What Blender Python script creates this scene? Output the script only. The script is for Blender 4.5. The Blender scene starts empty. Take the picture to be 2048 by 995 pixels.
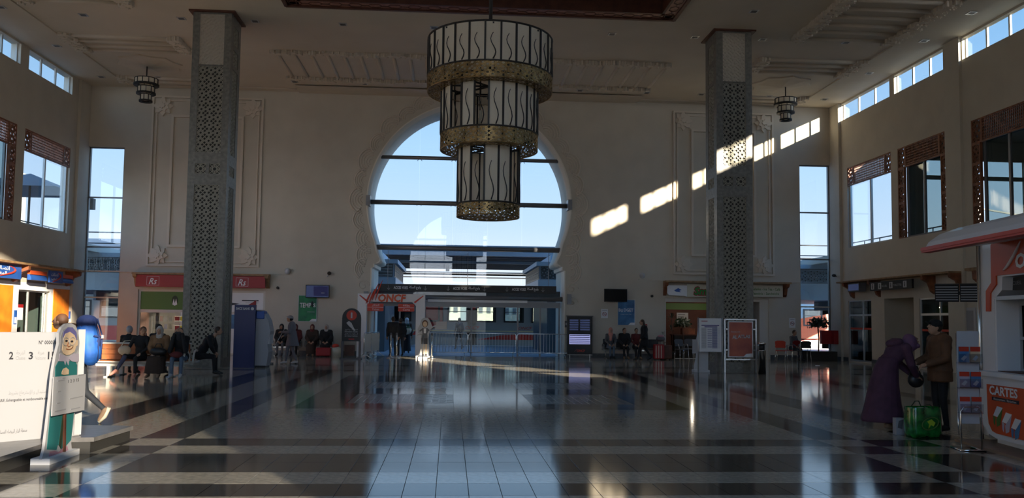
import bpy, math, random
import numpy as np
from mathutils import Vector, Matrix
from mathutils.geometry import tessellate_polygon
random.seed(4)
S = bpy.context.scene
COL = S.collection
PI = math.pi
# ---------------------------------------------------------------- camera
cam = bpy.data.cameras.new('camera'); cam.sensor_width = 36; cam.lens = 1710.09/2048*36
cam.shift_y = 28.96/2048; cam.clip_start = .05; cam.clip_end = 2000
co = bpy.data.objects.new('camera', cam); COL.objects.link(co); S.camera = co
yaw, pitch, roll = .0716085, .0662614, .0119067
fw = Vector((math.sin(yaw)*math.cos(pitch), math.cos(yaw)*math.cos(pitch), math.sin(pitch)))
r0 = Vector((math.cos(yaw), -math.sin(yaw), 0)); u0 = r0.cross(fw)
rr = math.cos(roll)*r0+math.sin(roll)*u0; uu = -math.sin(roll)*r0+math.cos(roll)*u0
co.matrix_world = Matrix(((rr.x, uu.x, -fw.x, 0), (rr.y, uu.y, -fw.y, 0), (rr.z, uu.z, -fw.z, 1.6), (0, 0, 0, 1)))
# ---------------------------------------------------------------- sky, sun, exposure
SKY, SUN, EXPO = .80, 15.0, 0.74
S.view_settings.view_transform = 'Standard'; S.view_settings.look = 'None'
S.view_settings.gamma = 1; S.view_settings.use_curve_mapping = False; S.view_settings.exposure = EXPO
S.cycles.max_bounces = 10; S.cycles.diffuse_bounces = 6; S.cycles.transparent_max_bounces = 24; S.cycles.glossy_bounces = 4
S.cycles.sample_clamp_indirect = 4; S.cycles.caustics_reflective = False
W = bpy.data.worlds.new('sky'); S.world = W; W.use_nodes = True
nt = W.node_tree; nt.nodes.clear()
def N(nt, t, **k):
    n = nt.nodes.new(t)
    for a, b in k.items(): setattr(n, a, b)
    return n
tc = N(nt, 'ShaderNodeTexCoord'); sx = N(nt, 'ShaderNodeSeparateXYZ'); rp = N(nt, 'ShaderNodeValToRGB')
bg = N(nt, 'ShaderNodeBackground'); ow = N(nt, 'ShaderNodeOutputWorld')
nt.links.new(tc.outputs['Generated'], sx.inputs[0]); nt.links.new(sx.outputs[2], rp.inputs[0])
cr = rp.color_ramp
SKYC = [(0, (.84, .87, .92)), (.05, (.78, .84, .94)), (.11, (.56, .72, .92)), (.2, (.42, .64, .92)), (.36, (.15, .40, .74)), (.7, (.10, .27, .60))]
while len(cr.elements) < len(SKYC): cr.elements.new(.5)
for e, (p, c) in zip(cr.elements, SKYC): e.position = p; e.color = (*c, 1)
# broad brightening of the clear sky towards the low sun, as a real sky has
sd = Vector((.5, -1, .237)).normalized()
dp = N(nt, 'ShaderNodeVectorMath', operation='DOT_PRODUCT'); dp.inputs[1].default_value = sd
nt.links.new(tc.outputs['Generated'], dp.inputs[0])
mr = N(nt, 'ShaderNodeMapRange'); mr.inputs['From Min'].default_value = -.1; mr.inputs['From Max'].default_value = 1
mr.inputs['To Min'].default_value = 1; mr.inputs['To Max'].default_value = 6.0
nt.links.new(dp.outputs['Value'], mr.inputs['Value'])
ml = N(nt, 'ShaderNodeMath', operation='MULTIPLY'); ml.inputs[1].default_value = SKY
nt.links.new(mr.outputs[0], ml.inputs[0]); nt.links.new(ml.outputs[0], bg.inputs[1])
nt.links.new(rp.outputs[0], bg.inputs[0]); nt.links.new(bg.outputs[0], ow.inputs[0])
sl = bpy.data.lights.new('sun', 'SUN'); sl.energy = SUN; sl.color = (1, .87, .67); sl.angle = .012
so = bpy.data.objects.new('sun', sl); COL.objects.link(so); so.location = (30, -40, 30)
so.rotation_euler = (-sd).to_track_quat('-Z', 'Y').to_euler()
# ---------------------------------------------------------------- materials
MATS = {}
def mat(name, col, rough=.6, metal=0, var=0, scale=8, emit=0, bump=0, spec=.5, coat=0, dcol=None, detail=4, tint=None):
    if name in MATS: return MATS[name]
    m = bpy.data.materials.new(name); m.use_nodes = True; t = m.node_tree; b = t.nodes['Principled BSDF']
    b.inputs['Base Color'].default_value = (*col, 1); b.inputs['Roughness'].default_value = rough
    b.inputs['Metallic'].default_value = metal; b.inputs['Specular IOR Level'].default_value = spec
    b.inputs['Coat Weight'].default_value = coat
    if emit:
        b.inputs['Emission Color'].default_value = (*col, 1); b.inputs['Emission Strength'].default_value = emit
    if var or bump:
        c = N(t, 'ShaderNodeTexCoord'); n = N(t, 'ShaderNodeTexNoise'); n.inputs['Scale'].default_value = scale; n.inputs['Detail'].default_value = detail
        t.links.new(c.outputs['Object'], n.inputs['Vector'])
        if var:
            r = N(t, 'ShaderNodeValToRGB'); d = dcol or tuple(x*(1-var) for x in col)
            r.color_ramp.elements[0].position = .35; r.color_ramp.elements[1].position = .65
            r.color_ramp.elements[0].color = (*d, 1); r.color_ramp.elements[1].color = (*tuple(min(1, x*(1+var*.5)) for x in col), 1)
            t.links.new(n.outputs[0], r.inputs[0]); t.links.new(r.outputs[0], b.inputs['Base Color'])
        if bump:
            bp = N(t, 'ShaderNodeBump'); bp.inputs['Strength'].default_value = bump; bp.inputs['Distance'].default_value = .02
            t.links.new(n.outputs[0], bp.inputs['Height']); t.links.new(bp.outputs[0], b.inputs['Normal'])
    MATS[name] = m
    return m
def glass(name, tint=(.9, .95, .95), rough=0, refl=1.0):
    m = bpy.data.materials.new(name); m.use_nodes = True; t = m.node_tree; t.nodes.clear()
    o = N(t, 'ShaderNodeOutputMaterial'); tr = N(t, 'ShaderNodeBsdfTransparent'); tr.inputs[0].default_value = (*tint, 1)
    g = N(t, 'ShaderNodeBsdfGlossy'); g.inputs['Roughness'].default_value = rough; g.inputs['Color'].default_value = (refl, refl, refl, 1)
    ge = N(t, 'ShaderNodeNewGeometry'); dt = N(t, 'ShaderNodeVectorMath', operation='DOT_PRODUCT')      # Schlick fresnel, the same from both sides
    t.links.new(ge.outputs['Incoming'], dt.inputs[0]); t.links.new(ge.outputs['Normal'], dt.inputs[1])
    prev = dt.outputs['Value']
    for op, v in (('ABSOLUTE', 0), ('SUBTRACT', 1), ('POWER', 5), ('MULTIPLY_ADD', .95)):
        n = N(t, 'ShaderNodeMath', operation=op)
        if op == 'SUBTRACT': n.inputs[0].default_value = 1; t.links.new(prev, n.inputs[1])
        else:
            t.links.new(prev, n.inputs[0])
            if op != 'ABSOLUTE': n.inputs[1].default_value = v
            if op == 'MULTIPLY_ADD': n.inputs[2].default_value = .04
        prev = n.outputs[0]
    mx = N(t, 'ShaderNodeMixShader')
    t.links.new(prev, mx.inputs[0]); t.links.new(tr.outputs[0], mx.inputs[1]); t.links.new(g.outputs[0], mx.inputs[2])
    t.links.new(mx.outputs[0], o.inputs[0]); MATS[name] = m
    return m
def clothm(name, col, alpha=.5):
    m = bpy.data.materials.new(name); m.use_nodes = True; t = m.node_tree; t.nodes.clear()
    o = N(t, 'ShaderNodeOutputMaterial'); d = N(t, 'ShaderNodeBsdfDiffuse'); d.inputs[0].default_value = (*col, 1)
    l = N(t, 'ShaderNodeBsdfTranslucent'); l.inputs[0].default_value = (*col, 1); mx = N(t, 'ShaderNodeMixShader'); mx.inputs[0].default_value = alpha
    t.links.new(d.outputs[0], mx.inputs[1]); t.links.new(l.outputs[0], mx.inputs[2]); t.links.new(mx.outputs[0], o.inputs[0]); MATS[name] = m
    return m
M = MATS
mat('wall', (.57, .515, .43), .85, var=.05, scale=1.2, bump=.15)
mat('ceil', (.62, .56, .475), .9, var=.04, scale=.8)
mat('relief', (.64, .57, .48), .8)
mat('reveal', (.78, .73, .64), .6)
mat('stone_l', (.40, .37, .31), .09, var=.2, scale=14, spec=.26, detail=8)
mat('stone_d', (.045, .04, .038), .09, var=.35, scale=14, spec=.2, detail=8)
mat('stone_m', (.17, .18, .185), .15, var=.5, scale=10, detail=6)
mat('mortar', (.03, .03, .03), .6)
mat('granite', (.18, .17, .145), .4, var=.3, scale=9, detail=7)
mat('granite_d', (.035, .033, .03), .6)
mat('lattice', (.40, .38, .31), .6)
mat('plaster', (.72, .65, .54), .8)
mat('skirt', (.10, .11, .12), .3, var=.2)
mat('wood', (.25, .085, .035), .55, var=.35, scale=5, bump=.2)
mat('wood_d', (.10, .032, .016), .55, var=.3, scale=5)
mat('wood_p', (.40, .13, .045), .4, var=.35, scale=3)
mat('cedar', (.32, .19, .09), .6, var=.3, scale=6)
mat('alu', (.55, .56, .57), .35, metal=.7)
mat('alu_w', (.62, .60, .55), .5)
mat('chrome', (.75, .75, .73), .18, metal=1)
mat('steel', (.45, .44, .42), .3, metal=.9)
mat('beam', (.20, .20, .21), .4, metal=.5)
mat('black', (.012, .012, .014), .45)
mat('iron', (.018, .015, .014), .5)
mat('brass', (.36, .23, .09), .42, metal=.8, var=.45, scale=5)
clothm('shade', (.97, .88, .72), .3)
mat('white', (.80, .80, .82), .45)
mat('board_w', (.44, .44, .46), .5)
mat('white_g', (.74, .74, .77), .35, coat=.3)
mat('orange', (.62, .085, .02), .45)
mat('orange_b', (.95, .25, .02), .5, var=.25, scale=1.5)
mat('red', (.32, .010, .014), .45)
mat('red_o', (.55, .045, .02), .45)
mat('green', (.07, .17, .03), .5)
mat('green_p', (.03, .26, .09), .4, var=.5, scale=2, dcol=(.02, .14, .08))
mat('blue_p', (.07, .22, .42), .4, var=.5, scale=2, dcol=(.03, .11, .26))
mat('orange_p', (.42, .09, .04), .4, var=.5, scale=2, dcol=(.30, .045, .03))
mat('navy', (.008, .018, .10), .4)
mat('blue', (.02, .09, .36), .45)
mat('pack', (.012, .10, .42), .7, var=.25)
mat('pack_d', (.01, .025, .11), .75)
mat('teal', (.02, .17, .17), .6)
mat('purple', (.14, .13, .33), .6)
mat('grey', (.32, .32, .34), .6)
mat('dgrey', (.10, .10, .11), .6)
mat('lgrey', (.50, .50, .52), .5)
mat('lilac', (.45, .40, .48), .6)
mat('pink', (.42, .22, .27), .6)
mat('skin_print', (.68, .50, .33), .6)
mat('skin', (.42, .24, .155), .55)
mat('hair', (.035, .018, .010), .6)
mat('hair_b', (.12, .055, .028), .6)
mat('leaf', (.05, .11, .03), .6, var=.4)
mat('leaf_d', (.02, .045, .02), .6)
mat('pot', (.05, .045, .04), .6)
mat('cream', (.60, .56, .44), .5)
mat('yellow', (.85, .70, .05), .5)
mat('pave', (.20, .20, .22), .7, var=.2)
mat('train_w', (.36, .37, .36), .35)
mat('train_r', (.60, .03, .02), .35)
mat('train_o', (.70, .09, .015), .35)
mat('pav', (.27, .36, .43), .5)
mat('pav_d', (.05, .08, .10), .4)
mat('canopy', (.07, .10, .14), .5)
mat('house', (.62, .52, .40), .8, var=.25, scale=.05)
mat('hill', (.35, .33, .28), .9, var=.3, scale=.02)
mat('ballast', (.25, .22, .19), .9, var=.3)
mat('ink', (.02, .02, .03), .6)
mat('ink_b', (.07, .07, .25), .6)
mat('screen', (.03, .04, .09), .2, emit=.5)
mat('screen_w', (.42, .44, .80), .3, emit=.45)
mat('screen_off', (.008, .008, .01), .2)
mat('bulb', (1, .93, .8), .5, emit=30)
mat('tube', (.9, .95, 1), .5, emit=.9)
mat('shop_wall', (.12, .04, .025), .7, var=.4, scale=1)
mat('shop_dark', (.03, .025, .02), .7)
mat('shop_pale', (.55, .50, .44), .7)
mat('gallery', (.06, .085, .075), .6)
mat('bag_green', (.01, .16, .025), .18, var=.7, scale=9, dcol=(.003, .05, .01), coat=.6, bump=.5)
mat('gold', (.85, .68, .35), .4)
for nm, tn in (('glass', (.93, .96, .97)), ('glass_b', (.72, .86, .95)), ('glass_d', (.55, .62, .62))): glass(nm, tn)
glass('facade_glass', (.82, .82, .82)); glass('facade_dimmer', (.55, .55, .55))  # grey tints dim the sun; the darker one is made up for shade
glass('glass_low', (.9, .94, .95), 0, .35)
glass('acrylic', (.80, .82, .85))
# ---------------------------------------------------------------- mesh helpers
def tag(o, label=None, cat=None, group=None, kind=None):
    if label: o['label'] = label
    if cat: o['category'] = cat
    if group: o['group'] = group
    if kind: o['kind'] = kind
    return o
def T(name, label, cat, loc=(0, 0, 0), rz=0, group=None):
    o = bpy.data.objects.new(name, None); COL.objects.link(o); o.empty_display_size = .2
    o.location = loc; o.rotation_euler = (0, 0, rz)
    return tag(o, label, cat, group)
class MB:
    def __init__(s): s.v = []; s.f = []; s.m = []; s.mats = []; s.sm = []
    def face(s, idx, m, sm=False):
        if m not in s.mats: s.mats.append(m)
        s.f.append(tuple(idx)); s.m.append(s.mats.index(m)); s.sm.append(sm)
    def box(s, x0, x1, y0, y1, z0, z1, m='white', X=None):
        b = len(s.v)
        p = [(x0, y0, z0), (x1, y0, z0), (x1, y1, z0), (x0, y1, z0), (x0, y0, z1), (x1, y0, z1), (x1, y1, z1), (x0, y1, z1)]
        if X is not None: p = [tuple(X @ Vector(q)) for q in p]
        s.v += p
        for q in ((0, 3, 2, 1), (4, 5, 6, 7), (0, 1, 5, 4), (1, 2, 6, 5), (2, 3, 7, 6), (3, 0, 4, 7)): s.face([b+i for i in q], m)
        return s
    def bar(s, p, q, w, h=None, m='white', up=(0, 0, 1)):
        p = Vector(p); q = Vector(q); d = q-p; L = d.length
        if L < 1e-6: return s
        h = h or w; d /= L; u = Vector(up)
        if abs(d.dot(u)) > .95: u = Vector((1, 0, 0)) if abs(d.x) < .9 else Vector((0, 1, 0))
        a = d.cross(u).normalized(); b = a.cross(d)
        X = Matrix(((a.x, d.x, b.x, p.x), (a.y, d.y, b.y, p.y), (a.z, d.z, b.z, p.z), (0, 0, 0, 1)))
        return s.box(-w/2, w/2, 0, L, -h/2, h/2, m, X)
    def tube(s, pts, r, m='white', n=8, closed=False, cap=True):
        P = [Vector(p) for p in pts]; R = r if isinstance(r, (list, tuple)) else [r]*len(P)
        k = len(P); b = len(s.v); prev = None
        for i in range(k):
            t = (P[(i+1) % k]-P[i-1]) if closed else (P[min(i+1, k-1)]-P[max(i-1, 0)])
            t = t.normalized() if t.length > 1e-9 else Vector((0, 0, 1))
            if prev is None:
                u = Vector((0, 0, 1)) if abs(t.z) < .9 else Vector((1, 0, 0)); a = t.cross(u).normalized()
            else:
                a = prev-t*prev.dot(t); a = a.normalized() if a.length > 1e-6 else t.orthogonal().normalized()
            prev = a; c = t.cross(a)
            for j in range(n):
                an = 2*PI*j/n; s.v.append(tuple(P[i]+a*(R[i]*math.cos(an))+c*(R[i]*math.sin(an))))
        for i in range(k if closed else k-1):
            for j in range(n):
                A = b+i*n; B = b+((i+1) % k)*n; s.face((A+j, A+(j+1) % n, B+(j+1) % n, B+j), m, True)
        if cap and not closed: s.face([b+j for j in range(n)][::-1], m); s.face([b+(k-1)*n+j for j in range(n)], m)
        return s
    def lathe(s, prof, c=(0, 0, 0), m='white', n=24, sx=1, sy=1, cap=True):
        b = len(s.v); c = Vector(c)
        for r, z in prof:
            for j in range(n): an = 2*PI*j/n; s.v.append((c.x+sx*r*math.cos(an), c.y+sy*r*math.sin(an), c.z+z))
        for i in range(len(prof)-1):
            for j in range(n): s.face((b+i*n+j, b+i*n+(j+1) % n, b+(i+1)*n+(j+1) % n, b+(i+1)*n+j), m, True)
        if cap:
            if prof[0][0] > 1e-4: s.face([b+j for j in range(n)][::-1], m)
            if prof[-1][0] > 1e-4: s.face([b+(len(prof)-1)*n+j for j in range(n)], m)
        return s
    def ell(s, c, r, m='white', n=12, k=7, X=None):
        b = len(s.v)
        for i in range(k+1):
            a = PI*i/k
            for j in range(n):
                an = 2*PI*j/n; p = Vector((r[0]*math.sin(a)*math.cos(an), r[1]*math.sin(a)*math.sin(an), r[2]*math.cos(a)))
                if X is not None: p = X @ p
                s.v.append(tuple(p+Vector(c)))
        for i in range(k):
            for j in range(n): s.face((b+i*n+j, b+(i+1)*n+j, b+(i+1)*n+(j+1) % n, b+i*n+(j+1) % n), m, True)
        return s
    def slab(s, outer, holes, f, t, m='white', side=None, f2=None):
        loops = [outer]+list(holes); flat = [p for l in loops for p in l]; n = len(flat); b = len(s.v)
        s.v += [tuple(f(p[0], p[1], 0)) for p in flat]
        if f2: s.v += [tuple(q) for q in f2]
        else: s.v += [tuple(f(p[0], p[1], t)) for p in flat]
        for tr in tessellate_polygon([[Vector((p[0], p[1], 0)) for p in l] for l in loops]):
            s.face([b+i for i in tr], m); s.face([b+n+i for i in tr][::-1], m)
        o = 0
        for l in loops:
            k = len(l)
            for i in range(k):
                a, c = o+i, o+(i+1) % k; s.face((b+a, b+c, b+n+c, b+n+a), side or m)
            o += k
        return s
    def ngon(s, pts, m='white'):
        b = len(s.v); s.v += [tuple(p) for p in pts]; s.face(range(b, b+len(pts)), m); return s
    def build(s, name, parent=None, loc=None, rz=0, bevel=0, kind=None, label=None, rx=0, fix=True):
        me = bpy.data.meshes.new(name); me.from_pydata(s.v, [], s.f); me.update()
        for m in s.mats: me.materials.append(M[m])
        me.polygons.foreach_set('material_index', s.m); me.polygons.foreach_set('use_smooth', s.sm)
        if fix and len(s.f) < 60000:
            import bmesh
            bm = bmesh.new(); bm.from_mesh(me); bmesh.ops.recalc_face_normals(bm, faces=bm.faces)
            if bevel: bmesh.ops.bevel(bm, geom=[e for e in bm.edges if len(e.link_faces) == 2 and e.calc_face_angle(0) > .6], offset=bevel, segments=2, affect='EDGES', profile=.5)
            bm.to_mesh(me); bm.free()
        o = bpy.data.objects.new(name, me); COL.objects.link(o)
        if parent is not None: o.parent = parent
        if loc: o.location = loc
        o.rotation_euler = (rx, 0, rz)
        if kind: o['kind'] = kind
        if label: o['label'] = label
        return o
def add(name, me, parent=None, loc=(0, 0, 0), rot=(0, 0, 0), sc=None):
    o = bpy.data.objects.new(name, me); COL.objects.link(o); o.location = loc; o.rotation_euler = rot
    if parent is not None: o.parent = parent
    if sc: o.scale = sc
    return o
def kids(o): return [c for c in bpy.data.objects if c.parent == o]
def dup(root, loc, rz=None, label=None, group=None):
    r = root.copy(); COL.objects.link(r); r.location = loc
    if rz is not None: r.rotation_euler = (0, 0, rz)
    if label: r['label'] = label
    if group: r['group'] = group
    for ch in kids(root):
        c = ch.copy(); COL.objects.link(c); c.parent = r
        for g in kids(ch):
            d = g.copy(); COL.objects.link(d); d.parent = c
    return r
# Arabic letters into their joined forms, right to left
AR = {'ا': ('FE8D', 'FE8E', 0, 0), 'أ': ('FE83', 'FE84', 0, 0), 'إ': ('FE87', 'FE88', 0, 0), 'ت': ('FE95', 'FE96', 'FE97', 'FE98'), 'ب': ('FE8F', 'FE90', 'FE91', 'FE92'),
      'ص': ('FEB9', 'FEBA', 'FEBB', 'FEBC'), 'ل': ('FEDD', 'FEDE', 'FEDF', 'FEE0'), 'م': ('FEE1', 'FEE2', 'FEE3', 'FEE4'), 'غ': ('FECD', 'FECE', 'FECF', 'FED0'),
      'ر': ('FEAD', 'FEAE', 0, 0), 'د': ('FEA9', 'FEAA', 0, 0), 'ج': ('FE9D', 'FE9E', 'FE9F', 'FEA0'), 'ة': ('FE93', 'FE94', 0, 0), 'ع': ('FEC9', 'FECA', 'FECB', 'FECC'),
      'و': ('FEED', 'FEEE', 0, 0), 'س': ('FEB1', 'FEB2', 'FEB3', 'FEB4'), 'ط': ('FEC1', 'FEC2', 'FEC3', 'FEC4'), 'ش': ('FEB5', 'FEB6', 'FEB7', 'FEB8'), 'ق': ('FED5', 'FED6', 'FED7', 'FED8'),
      'ذ': ('FEAB', 'FEAC', 0, 0), 'ك': ('FED9', 'FEDA', 'FEDB', 'FEDC'), 'ي': ('FEF1', 'FEF2', 'FEF3', 'FEF4'), 'ن': ('FEE5', 'FEE6', 'FEE7', 'FEE8'), 'ف': ('FED1', 'FED2', 'FED3', 'FED4'),
      'ح': ('FEA1', 'FEA2', 'FEA3', 'FEA4'), 'ض': ('FEBD', 'FEBE', 'FEBF', 'FEC0'), 'ء': ('FE80', 0, 0, 0)}
def ar(s):
    out = []
    for w in s.split(' '):
        r = ''
        for i, c in enumerate(w):
            if c not in AR: r += c; continue
            pj = i > 0 and w[i-1] in AR and AR[w[i-1]][2]; nj = i < len(w)-1 and w[i+1] in AR and AR[w[i+1]][1] and AR[c][2]
            k = 3 if (pj and nj) else 2 if nj else 1 if (pj and AR[c][1]) else 0
            r += chr(int(AR[c][k] or AR[c][0], 16))
        out.append(r[::-1])
    return ' '.join(out[::-1])
def text(s, w, h, loc, ux, m, parent=None, name='lettering', uz=(0, 0, 1), depth=.004, shear=0, bold=0, anchor='l', arab=False):
    """flat cut lettering: fitted to width w and height h, lower-left at loc, running along ux"""
    c = bpy.data.curves.new(name, 'FONT'); c.body = ar(s) if arab else s; c.size = 1; c.resolution_u = 2; c.shear = shear; c.offset = bold
    o = bpy.data.objects.new('tmp', c); COL.objects.link(o)
    me = bpy.data.meshes.new_from_object(o.evaluated_get(bpy.context.evaluated_depsgraph_get()))
    bpy.data.objects.remove(o); bpy.data.curves.remove(c)
    n = len(me.vertices); A = np.zeros(n*3); me.vertices.foreach_get('co', A); A = A.reshape(-1, 3)
    lo = A.min(0); hi = A.max(0); sxx = w/max(1e-6, hi[0]-lo[0]); syy = (h/max(1e-6, hi[1]-lo[1])) if h else sxx
    U = Vector(ux).normalized(); Z = Vector(uz).normalized(); Nn = U.cross(Z)
    B = ((A[:, 0:1]-lo[0])*sxx)*np.array(U)+((A[:, 1:2]-lo[1])*syy)*np.array(Z)+np.array(Nn)*depth+np.array(Vector(loc))
    me.vertices.foreach_set('co', B.ravel()); me.materials.clear(); me.materials.append(M[m]); me.update()
    o = bpy.data.objects.new(name, me); COL.objects.link(o)
    if parent is not None: o.parent = parent
    return o
# girih style lattice: bars of one star cell, in unit coordinates
def starcell():
    B = []
    P = [(.5+.20*math.cos(a), .5+.20*math.sin(a)) for a in [PI/8+i*PI/4 for i in range(8)]]
    Q = [(.5+.36*math.cos(a), .5+.36*math.sin(a)) for a in [i*PI/4 for i in range(8)]]
    for i in range(8):
        B.append((P[i], Q[i])); B.append((P[i], Q[(i+1) % 8])); B.append((P[i], P[(i+1) % 8]))
    for i in range(8):
        a = i*PI/4; q = Q[i]
        e = (1 if math.cos(a) > .4 else 0 if math.cos(a) < -.4 else .5, 1 if math.sin(a) > .4 else 0 if math.sin(a) < -.4 else .5)
        B.append((q, e))
    for i in range(4):
        c = [(.5, 0), (1, .5), (.5, 1), (0, .5)]
        B.append((c[i], c[(i+1) % 4]))
    return B
STAR = starcell()
def lattice(mb, u0, u1, v0, v1, cu, cv, f, w, d, m, border=True):
    """bars of star cells laid on a surface f(u, v, depth); w = bar width, d = bar depth"""
    nu = max(1, round((u1-u0)/cu)); nv = max(1, round((v1-v0)/cv)); cu = (u1-u0)/nu; cv = (v1-v0)/nv
    L = []
    for i in range(nu):
        for j in range(nv):
            for (a, b) in STAR: L.append(((u0+(i+a[0])*cu, v0+(j+a[1])*cv), (u0+(i+b[0])*cu, v0+(j+b[1])*cv)))
    if border:
        c = [(u0, v0), (u1, v0), (u1, v1), (u0, v1)]
        for i in range(4): L.append((c[i], c[(i+1) % 4]))
    for a, b in L:
        dx, dy = b[0]-a[0], b[1]-a[1]; l = math.hypot(dx, dy)
        if l < 1e-6: continue
        nx, ny = -dy/l*w/2, dx/l*w/2; k = len(mb.v)
        q = [(a[0]+nx, a[1]+ny), (a[0]-nx, a[1]-ny), (b[0]-nx, b[1]-ny), (b[0]+nx, b[1]+ny)]
        mb.v += [tuple(f(x, y, 0)) for x, y in q]+[tuple(f(x, y, d)) for x, y in q]
        mb.face((k, k+1, k+2, k+3), m); mb.face((k+7, k+6, k+5, k+4), m)
        mb.face((k, k+3, k+7, k+4), m); mb.face((k+1, k+5, k+6, k+2), m)
    return mb
def star8(mb, c, r, f, t, m, inner=.72, rot=0):
    pts = []
    for i in range(16):
        a = rot+i*PI/8; q = r if i % 2 == 0 else r*inner
        pts.append((c[0]+q*math.cos(a), c[1]+q*math.sin(a)))
    mb.slab(pts, [], f, t, m)
def clip(poly, x0, x1, z0, z1):
    def cut(P, ax, v, s):
        out = []
        for i in range(len(P)):
            a, b = P[i-1], P[i]; ia = s*(a[ax]-v) >= 0; ib = s*(b[ax]-v) >= 0
            if ia != ib:
                t = (v-a[ax])/(b[ax]-a[ax]); out.append((a[0]+t*(b[0]-a[0]), a[1]+t*(b[1]-a[1])))
            if ib: out.append(b)
        return out
    for ax, v, s in ((0, x0, 1), (0, x1, -1), (1, z0, 1), (1, z1, -1)):
        poly = cut(poly, ax, v, s)
        if len(poly) < 3: return []
    return poly
def rect(a0, a1, b0, b1): return [(a0, b0), (a1, b0), (a1, b1), (a0, b1)]
# ================================================================ STRUCTURE
XL, XR, YB, YF, ZC, CX = -15.6, 17.2, 37.3, -.6, 11.46, .79
def struct(mb, name, parent=None, **k):
    o = mb.build(name, parent, **k)
    if parent is None: o['kind'] = 'structure'
    return o
# ---- floor: bands of light and dark polished stone
floor = struct(MB().box(-15.95, 18.8, -1.2, 37.7, -.35, -.02, 'mortar'), 'floor')
rows = [(11.02, 11.65, 1), (10.38, 11.02, 0), (9.15, 10.38, 1), (8.52, 9.15, 0), (7.93, 8.52, 1), (7.3, 7.93, 0), (6.1, 7.3, 1), (5.4, 6.1, 0), (4.8, 5.4, 1), (-1.2, 4.8, 0)]
strips = [(-4.03, -3.45), (5.08, 5.69), (-5.72, -4.93), (6.57, 7.36), (-9.2, -8.6), (10.2, 10.8)]
mos = [(-1.93, .1, 16.5, 18.6), (1.58, 3.58, 16.5, 18.6), (-1.93, .1, 20.05, 22.1), (1.58, 3.58, 20.05, 22.1)]
def dark(x, y):
    d = 0
    if y > 11.65:
        if -2.8 < x < 4.45 and 15.5 < y < 24.5 and not (.1 < x < 1.58): d = 1
        if 26.4 < y < 27 or 29.4 < y < 30: d = 1
        if y < 26.4 and any(a < x < b for a, b in strips): d = 1
    else:
        for a, b, k in rows:
            if a < y <= b: d = k
        if any(a < x < b for a, b in strips[:4]): d = 1-d
    return d
def cuts(lo, hi, st, fixed):
    s = sorted(set([lo, hi]+[f for f in fixed if lo < f < hi])); out = []
    for a, b in zip(s, s[1:]):
        n = max(1, round((b-a)/st)); out += [a+(b-a)*i/n for i in range(n)]
    return out+[hi]
xs = cuts(-15.95, 18.8, .61, [v for s in strips for v in s]+[-2.8, 4.45, -1.93, .1, 1.58, 3.58, -2.24, 3.86])
ys = cuts(-1.2, 37.7, .62, [v for r in rows for v in r[:2]]+[15.5, 24.5, 26.4, 27, 29.4, 30, 16.5, 18.6, 20.05, 22.1, 14.75])
far = MB(); g = .0015
def tile_z(x, y): return random.Random(int(x*977+y*131)).uniform(-.0004, .0004)
for i in range(len(xs)-1):
    for j in range(len(ys)-1):
        x0, x1, y0, y1 = xs[i], xs[i+1], ys[j], ys[j+1]; cx, cy = (x0+x1)/2, (y0+y1)/2
        if -2.24 < cx < 3.86 and 7.3 < cy < 14.75: continue
        if any(a < cx < b and c < cy < d for a, b, c, d in mos): continue
        k = len(far.v); z = tile_z(cx, cy)
        far.v += [(x0+g, y0+g, z), (x1-g, y0+g, z), (x1-g, y1-g, z), (x0+g, y1-g, z)]; far.face((k, k+1, k+2, k+3), 'stone_d' if dark(cx, cy) else 'stone_l')
far.build('paving', floor, kind='stuff')
tcache = {}
xf = [-2.24+.305*i for i in range(21)]; yf = [y for y in ys if 7.29 < y < 14.76]
for i in range(20):
    for j in range(len(yf)-1):
        w, h = xf[i+1]-xf[i], yf[j+1]-yf[j]; cx, cy = (xf[i]+xf[i+1])/2, (yf[j]+yf[j+1])/2
        dk = dark(cx, cy); key = (round(w, 2), round(h, 2), dk)
        if key not in tcache:
            b = MB().box(-w/2+.0025, w/2-.0025, -h/2+.0025, h/2-.0025, -.02, 0, 'stone_d' if dk else 'stone_l')
            o = b.build('tile', floor, bevel=.001); tcache[key] = o.data; o.location = (cx, cy, tile_z(cx, cy))
        else: add('tile', tcache[key], floor, (cx, cy, tile_z(cx, cy)))
for a, b, c, d in mos:                        # engraved mosaic carpets of small setts
    mb = MB(); ny = 14; nx = 14
    for i in range(nx):
        for j in range(ny):
            R = random.Random(i*31+j*7+int(a*10)); x0 = a+(b-a)*i/nx; y0 = c+(d-c)*j/ny; z = R.uniform(-.003, .001); e = R.uniform(.004, .010)
            mb.box(x0+e, x0+(b-a)/nx-e*.6, y0+e, y0+(d-c)/ny-e*.6, -.02, z, 'stone_m')
    mb.box(a, b, c, d, -.02, -.006, 'stone_d')
    mb.build('mosaic_inlay', floor, kind='stuff')
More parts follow.
